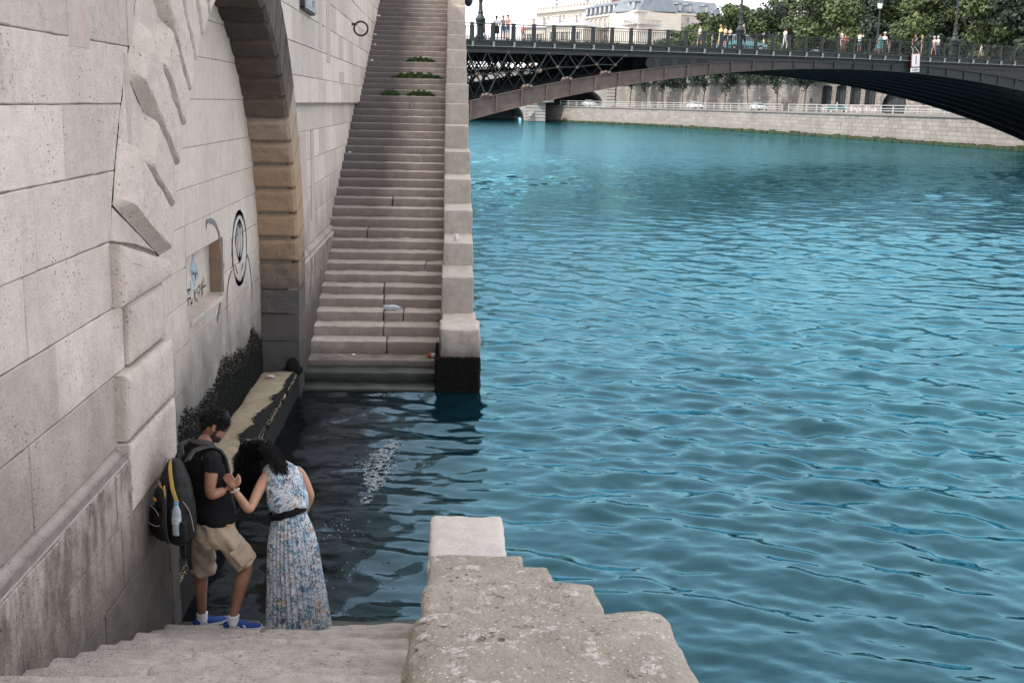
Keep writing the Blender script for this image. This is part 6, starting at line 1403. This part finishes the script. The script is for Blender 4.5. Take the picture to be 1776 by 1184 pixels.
mb.build('lettering', M['iron'], pq)
# dark damp lump at the foot of the pier
mb = MB()
for c, r in (((-2.16, 15.94, .47), (.09, .025, .10)), ((-2.1, 15.96, .38), (.07, .03, .08)), ((-2.24, 15.98, .37), (.06, .02, .06))):
    v, f = ellipsoid(c, (Vector((1, 0, 0)), Vector((0, 1, 0)), Z), r, 14, 8); mb.add([p+Vector((0, 0, 0))+Vector((1, 0, 1))*.02*fbm(p, 9, 3) for p in v], f)
o = mb.build('moss_lump', M['moss'], wall, True)
# weeds on the stairs
M['weedleaf'] = leafmat('stair_weed_leaves', (.018, .04, .012), (.06, .11, .03))
def weed(u0, u1, n_, label, dens_, hgt):
    a = pixY(u0, ys[n_], stair_front(n_)); b = pixY(u1, ys[n_], stair_front(n_)); y = stair_front(n_)+.34; z = FZ[n_]; mb = MB(); rr = random.Random(int(u0)); c = Vector(((a.x+b.x)/2, y, z))
    for _ in range(int(dens_*(b.x-a.x))):
        t = rr.random(); env = (1-abs(2*t-1)**3)*(.55+.45*math.sin(t*17+u0)**2); x = a.x+(b.x-a.x)*t; h = hgt*env*rr.random()**.6
        p = Vector((x, y-rr.random()*.16*env, z+h)); d = Vector((rr.uniform(-1, 1), rr.uniform(-1, .3), rr.uniform(-.2, 1))).normalized(); s = d.cross(Vector((rr.uniform(-1, 1), rr.uniform(-1, 1), rr.uniform(-1, 1)))).normalized(); l = rr.uniform(.02, .045)
        mb.add([p-c, p+d*l*.5+s*l*.35-c, p+d*l-c, p+d*l*.5-s*l*.35-c], [(0, 1, 2, 3)], tone=rr.random())
    m2 = MB()
    for k in range(int(26*(b.x-a.x))):
        x = a.x+(b.x-a.x)*rr.random(); m2.tube([Vector((x, y, z))-c, Vector((x+rr.uniform(-.04, .04), y-.05, z+hgt*.8*rr.random()))-c], .003, 4)
    t = thing('weed_clump', label, 'weeds', c, 0, 'green weeds rooted in the stair joints'); mb.build('leaves', M['weedleaf'], t); m2.build('stems', M['weedleaf'], t)
weed(703, 755, 34, 'topmost green weed clump on the far stairway', 1500, .14); weed(677, 768, 31, 'widest green weed clump, in the middle row on the far stairway', 1600, .17)
weed(660, 692, 28, 'small weed clump, left of two in the lowest weedy row', 1500, .15); weed(704, 754, 28, 'weed clump right of the gap in the lowest weedy row', 1500, .15)
# litter
M['paper'] = plain('white_paper_litter', (.62, .62, .60), .9, .1, 20); M['redp'] = plain('red_plastic_wrapper', (.5, .10, .06), .5, .2, 20)
def scrap(label, p, s, seed, mat=None, flat=.35):
    rr = random.Random(seed); mb = MB(); v, f = ellipsoid((0, 0, s*flat), (Vector((1, 0, 0)), Vector((0, 1, 0)), Z), (s, s*.7, s*flat), 9, 5)
    v = [q*(1+.5*fbm(q+Vector((seed, 0, 0)), 25, 2)) for q in v]; v = [Vector((q.x, q.y, max(.001, q.z))) for q in v]; mb.add(v, f)
    o = mb.build('paper_scrap', mat or M['paper']); o.location = p; o.rotation_euler = (0, 0, rr.random()*6); tag(o, label, 'litter', 'paper scraps on the stairs'); return o
def on_step(u, n_, back=.25):
    p = pixY(u, ys[n_] if n_ < len(ys) else 90, stair_front(n_)); return Vector((p.x, stair_front(n_)+back, FZ[n_]+.004))
for u, n_, s, lab, sd in ((611, 2, .035, 'white paper scrap under the cracked step, left of the crack', 1), (587, 2, .018, 'tiny white scrap near the left end of the lowest dry step', 2), (752, 4, .025, 'white scrap beside the lowest parapet block, three steps above the water', 4),
   (605, 20, .04, 'upright white scrap by the wall half way up the far stairway', 5), (644, 34, .05, 'pale plastic scrap by the wall next to the topmost weeds', 6), (649, 37, .05, 'white scrap by the wall just above the topmost weeds', 7), (650, 39, .045, 'white scrap by the wall two steps above the topmost weeds', 8), (655, 43, .06, 'white scrap by the wall below the large mooring ring level', 9), (655, 47, .05, 'brownish cup like scrap by the wall near the stair top', 10), (703, 47, .07, 'white sheet lying mid stair near the top of the view', 11)):
    scrap(lab, on_step(u, n_), s, sd)
scrap('white paper lying on the yellowish ledge by the arch pier', Vector((-2.42, 15.6, .36)), .06, 12, flat=.2); scrap('small brown scrap beside the paper on the yellowish ledge', Vector((-2.45, 15.45, .36)), .03, 13, M['brick'])
for u, v, z, lab, sd in ((152, 1129, .80, 'white chip on the near steps close to the wall', 21), (205, 1137, .80, 'small white chip further from the wall on the near steps', 22), (141, 1150, 1.0, 'lowest white chip on the near steps', 23)): scrap(lab, pixZ(u, v, z+.01), .014, sd)
wp_ = thing('wrapper', 'red and white crumpled wrapper on the lowest dry far step', 'litter', on_step(745, 2, .2)); 
for nm_, mt_, dx, s in (('red_part', M['redp'], 0, .055), ('white_part', M['paper'], .06, .07)):
    mb = MB(); v, f = ellipsoid((dx, 0, .03), (Vector((1, 0, 0)), Vector((0, 1, 0)), Z), (s, s*.6, .035), 10, 6); mb.add([Vector((q.x, q.y, max(0, q.z)))*(1+.35*fbm(q+Vector((dx*40, 0, 0)), 30, 2)) for q in v], f); mb.build(nm_, mt_, wp_)
bo2 = thing('plastic_bottle', 'empty clear plastic bottle lying on the far steps above the crack', 'bottle', on_step(664, 5, .16)+Vector((0, 0, .04)))
mb = MB(); mb.lathe((0, 0, 0), [(.036, 0), (.04, .01), (.038, .1), (.041, .16), (.036, .2), (.014, .26), (.014, .28)], 14); mb.v = [(v[2], v[1], v[0]) for v in mb.v]; mb.build('bottle_body', M['pet'], bo2, True); mb = MB(); mb.lathe((0, 0, .275), [(.017, 0), (.017, .022)], 12); mb.v = [(v[2], v[1], v[0]) for v in mb.v]; mb.build('bottle_cap', M['bcap'], bo2)
cu = thing('plastic_cup', 'white plastic cup standing on a parapet block of the far stairway', 'cup', pixY(790.5, 409, 18.3)); pz = [pixY(bl[2], bt[2], 16.2+1.328*2).z]
cu.location = Vector((pixY(790.5, 409, 19.1).x, 19.1, pz[0]+.01)); mb = MB(); mb.loft([[(r*math.cos(2*PI*k/16), r*math.sin(2*PI*k/16), z) for k in range(16)] for r, z in ((.028, 0), (.04, .11), (.037, .11), (.026, .01))]); mb.build('cup_wall', M['paper'], cu, True)
mb = MB(); mb.tube([(.041*math.cos(2*PI*k/16), .041*math.sin(2*PI*k/16), .11) for k in range(17)], .003, 5, cap=False); mb.build('rim', M['paper'], cu)
# foam churned up between the stairways
M['foam'] = plain('white_water_foam', (.36, .42, .45), .8, .1, 30)
rr = random.Random(77); mb = MB()
def flake(p, s):
    n = rr.randint(4, 6); mb.add([p+Vector((1.8*s*rr.uniform(.4, 1.2)*math.cos(2*PI*k/n), s*rr.uniform(.4, 1.2)*math.sin(2*PI*k/n), rr.uniform(-.004, .006))) for k in range(n)], [tuple(range(n))])
axis = bez([pixZ(684, 768, 0), pixZ(660, 800, 0), pixZ(650, 835, 0), pixZ(636, 872, 0)], 10)
for k in range(6500):
    t = rr.random(); p = axis[int(t*(len(axis)-1))]; wd_ = .02+.065*math.sin(PI*min(1, t*1.1))
    q = p+Vector((rr.gauss(0, wd_), rr.gauss(0, .07), 0)); 
    if abs(fbm(q, 9, 3))+fbm(q, 30, 2)*.4 > .22: continue
    flake(q+Vector((0, 0, .022+.02*abs(fbm(q, 8, 2)))), rr.uniform(.003, .009))
for u, v, n_, sx_, sy_ in ((580, 925, 200, .12, .18), (655, 687, 160, .07, .06), (600, 985, 50, .16, .25)):
    c = pixZ(u, v, 0)
    for k in range(n_):
        q = c+Vector((rr.gauss(0, sx_), rr.gauss(0, sy_), 0))
        if abs(fbm(q, 9, 2)) < .10: flake(q+Vector((0, 0, .022)), rr.uniform(.003, .007))
o = mb.build('foam', M['foam']); tag(o, kind='stuff')

# ================================================================ PEOPLE ON THE BRIDGE
def figure(pose):
    J = {'pelvis': ((0, 0, .95), .125), 'waist': ((0, .01, 1.08), .115), 'chest': ((0, 0, 1.30), .13), 'neck': ((0, 0, 1.47), .055), 'head': ((0, .015, 1.60), .098), 'top': ((0, .0, 1.68), .075)}
    E_ = [('pelvis', 'waist'), ('waist', 'chest'), ('chest', 'neck'), ('neck', 'head'), ('head', 'top')]
    for sg, n in ((-1, 'L'), (1, 'R')):
        st = .16*sg if pose == 'walk' else .02*sg
        J.update({n+'h': ((.09*sg, 0, .88), .09), n+'k': ((.10*sg, st*.6+.02, .48), .058), n+'a': ((.10*sg, st, .09), .042), n+'t': ((.115*sg, st+.15, .04), .04), n+'s': ((.185*sg, 0, 1.38), .055)})
        if pose == 'photo': el, wr2 = (.24*sg, .16, 1.25), (.07*sg, .32, 1.50)
        elif pose == 'lean': el, wr2 = (.26*sg, .14, 1.14), (.16*sg, .36, 1.10)
        elif pose == 'walk': el, wr2 = (.25*sg, -.10*sg, 1.12), (.22*sg, -.10*sg+.16, .92)
        else: el, wr2 = (.25*sg, -.03, 1.10), (.23*sg, .08, .86)
        J.update({n+'e': (el, .042), n+'w': (wr2, .034), n+'d': (tuple(Vector(wr2)+(Vector(wr2)-Vector(el)).normalized()*.1), .035)})
        E_ += [('pelvis', n+'h'), (n+'h', n+'k'), (n+'k', n+'a'), (n+'a', n+'t'), ('chest', n+'s'), (n+'s', n+'e'), (n+'e', n+'w'), (n+'w', n+'d')]
    v, f = skin(J, E_, 1); me = bpy.data.meshes.new('body'); me.from_pydata([tuple(p) for p in v], [], f); me.update()
    me.polygons.foreach_set('use_smooth', [True]*len(me.polygons)); return me
FG = {p: figure(p) for p in ('stand', 'lean', 'photo', 'walk')}
COL = {}
def cloth(c):
    if c not in COL: COL[c] = plain('cloth_%d' % len(COL), c, .9, .12, 8)
    return COL[c]
def passer(label, u, t, pose, yaw, h, top, bot, hair_, shorts=False, skirt=False, extra=None, z_off=0):
    s = on_bridge(u, t, ztop(20)); me = FG[pose].copy(); me.materials.clear()
    for mt_ in (M['skin_m'] if hair_ == 'd' else M['skin_w'], cloth(top), cloth(bot), M['hair'], M['blk']): me.materials.append(mt_)
    for pl in me.polygons:
        c = pl.center; k = 0
        if c.z > 1.44: k = 0
        elif c.z > 1.0: k = 1 if abs(c.x) < .22 and not (c.y > .22) else 0
        elif c.z > (.5 if shorts else .12): k = 2 if abs(c.x) < .19 else 0
        elif c.z > .12: k = 0
        else: k = 4
        pl.material_index = k
    pr = thing('person', label, 'person', B(s, t, ztop(s)-1.10+z_off), math.atan2(EB.y, EB.x)+yaw, 'people walking and standing on the iron bridge'); pr.scale = (h/1.74,)*3
    link('body', me, pr)
    hc = {'d': (.012, .01, .009), 'b': (.05, .03, .02), 'g': (.42, .40, .38), 'y': (.32, .23, .11), 'h': (.55, .52, .45)}[hair_]
    v, f = ellipsoid((0, -.015, 1.655), (Vector((1, 0, 0)), Vector((0, 1, 0)), Z), (.098, .108, .10), 12, 8); v = [Vector((q.x, q.y-(.03 if q.z < 1.63 else 0), max(q.z, 1.58 if q.y < 0 else 1.66))) for q in v]
    mb = MB(); mb.add(v, f)
    if hair_ == 'h': mb.lathe((0, 0, 1.68), [(.17, 0), (.17, .012), (.10, .02), (.09, .09), (.02, .11)], 14)
    mb.build('hair' if hair_ != 'h' else 'hat', cloth(hc), pr, True)
    if skirt:
        mb = MB(); mb.loft([[(r*math.cos(2*PI*k/18), r*.8*math.sin(2*PI*k/18), z) for k in range(18)] for r, z in ((.15, 1.06), (.19, .92), (.25, .55), (.28, .48))], False); mb.build('skirt', cloth(bot), pr, True)
    if extra == 'pack':
        mb = MB(); v, f = ellipsoid((0, -.19, 1.22), (Vector((1, 0, 0)), Vector((0, 1, 0)), Z), (.16, .09, .24), 12, 8); mb.add(v, f); b_ = mb.build('day_pack', M['strap']); b_.location = pr.location; b_.rotation_euler = pr.rotation_euler; b_.scale = pr.scale; b_.name = 'day_pack'; tag(b_, 'small grey day pack worn by the man in white on the bridge', 'bag')
    if extra == 'strap':
        mb = MB(); mb.tube([(-.14, .12, 1.42), (.02, .155, 1.25), (.16, .12, 1.05)], .02, 5); mb.build('bag_strap', cloth((.5, .5, .48)), pr)
    if extra == 'camera':
        mb = MB(); mb.box((0, .36, 1.58), (.07, .05, .05)); mb.build('camera', M['blk'], pr)
W_ = (.60, .60, .60); K_ = (.012, .012, .015)
PP = [('woman in a white top and long dark skirt, leftmost person on the bridge', 861, .75, 'stand', 0, 1.70, W_, K_, 'd', False, True),
 ('man in a grey tee next to the striped vest, left end of the bridge', 873, .8, 'lean', 2.9, 1.74, (.18, .18, .19), (.10, .16, .22), 'b', True),
 ('person in a red striped vest leaning on the left end of the bridge railing', 881, .7, 'lean', 3.3, 1.80, (.5, .25, .22), (.12, .18, .25), 'b', True),
 ('child in a coral red shirt behind the left railing', 908, .9, 'stand', 2.8, 1.15, (.6, .13, .09), (.15, .15, .2), 'b', True),
 ('dark dressed person just right of the leftmost bridge lamp', 840, 1.1, 'walk', 1.5, 1.3, K_, K_, 'd', False),
 ('woman in a white vest left of the yellow shirts', 1214, .9, 'walk', 1.5, 1.66, W_, (.12, .14, .18), 'b', True),
 ('person in a yellow shirt and pale trousers, left of the yellow pair', 1250, .8, 'walk', -1.5, 1.76, (.58, .48, .16), (.5, .45, .3), 'y', False),
 ('person in pale yellow with navy shorts, right of the yellow pair', 1258, 1.1, 'walk', -1.5, 1.74, (.6, .55, .32), (.03, .05, .09), 'b', True),
 ('woman in a pink and white top with black trousers', 1266.5, .8, 'walk', -1.4, 1.66, (.58, .42, .40), K_, 'd', False),
 ('older man with grey hair, white tee and dark shorts by the lamp', 1289.5, .7, 'walk', -1.6, 1.82, W_, (.02, .02, .03), 'g', True),
 ('small child in white left of the yellow pair', 1236, .8, 'stand', .5, .95, W_, (.2, .2, .25), 'y', True),
 ('small child in white right of the older man', 1325, .8, 'stand', 2, .90, (.55, .5, .48), (.25, .25, .3), 'b', True),
 ('dark haired man in white shirt and white trousers, alone mid bridge', 1362, .8, 'walk', -1.5, 1.78, W_, (.5, .5, .5), 'd', False),
 ('man in white with a day pack on the bridge', 1460, .75, 'stand', -2.6, 1.82, W_, (.40, .35, .30), 'd', True, False, 'pack'),
 ('woman in a red top beside the man with the day pack', 1466, .6, 'lean', 3.2, 1.45, (.45, .07, .05), (.35, .12, .12), 'b', False),
 ('person in a white vest raising a camera', 1491, .7, 'photo', -1.45, 1.76, W_, (.10, .11, .14), 'd', True, False, 'camera'),
 ('woman in a teal dress beside a white hat', 1526, .7, 'stand', -2.9, 1.60, (.04, .26, .26), (.04, .26, .26), 'b', True, True),
 ('person in white wearing a pale sun hat', 1534, .75, 'stand', 2.8, 1.78, W_, (.5, .5, .52), 'h', False),
 ('person in a black top with a pale bag strap above the sign', 1587, .7, 'stand', 2.9, 1.80, K_, K_, 'd', False, False, 'strap'),
 ('child in pale pink left of the sign', 1543, .9, 'stand', 1, 1.2, (.5, .42, .38), (.4, .33, .28), 'b', True),
 ('man in a black tee with fair hair, right of the sign', 1599, .75, 'stand', -2.4, 1.72, (.015, .015, .02), (.35, .28, .24), 'y', True),
 ('elderly woman in a pink top, left of the elderly couple', 1620, .75, 'walk', -1.6, 1.70, (.55, .38, .36), (.4, .28, .25), 'g', True),
 ('elderly man in a white tee and jeans, right of the elderly couple', 1626.5, .8, 'walk', -1.6, 1.74, W_, (.06, .12, .22), 'g', False),
 ('child in white near the right end of the bridge', 1702, .8, 'walk', 1.4, 1.25, (.55, .48, .46), (.45, .35, .33), 'b', True)]
for a in PP: passer(*a)
s = bank_at(1451, 1.6, QZ+1); pw = thing('person', 'person in white walking on the far quay beside the dark teal car', 'person', bank(s, 1.6, QZ), 1.0); me = FG['walk'].copy(); me.materials.clear()
for mt_ in (M['skin_w'], cloth(W_)): me.materials.append(mt_)
for pl in me.polygons: pl.material_index = 1 if 1.44 > pl.center.z > .3 else 0
link('body', me, pw); v, f = ellipsoid((0, -.015, 1.655), (Vector((1, 0, 0)), Vector((0, 1, 0)), Z), (.098, .108, .10), 12, 8); mb = MB(); mb.add(v, f); mb.build('hair', M['hair'], pw, True)
# iron ornament at the head of the stairway parapet
pi_ = pixY(812.5, 2, 37.0); bk = thing('iron_bracket', 'dark green iron bulb at the top edge of the far stairway parapet', 'bracket', pi_)
mb = MB(); mb.lathe((0, 0, 0), [(.02, -.17), (.09, -.13), (.13, -.02), (.15, .12), (.15, .3), (.10, .5), (.06, .9)], 14); mb.build('bulb', M['green'], bk, True); mb = MB(); mb.box((-.06, 0, .0), (.10, .06, .05)); mb.build('arm', M['green'], bk)
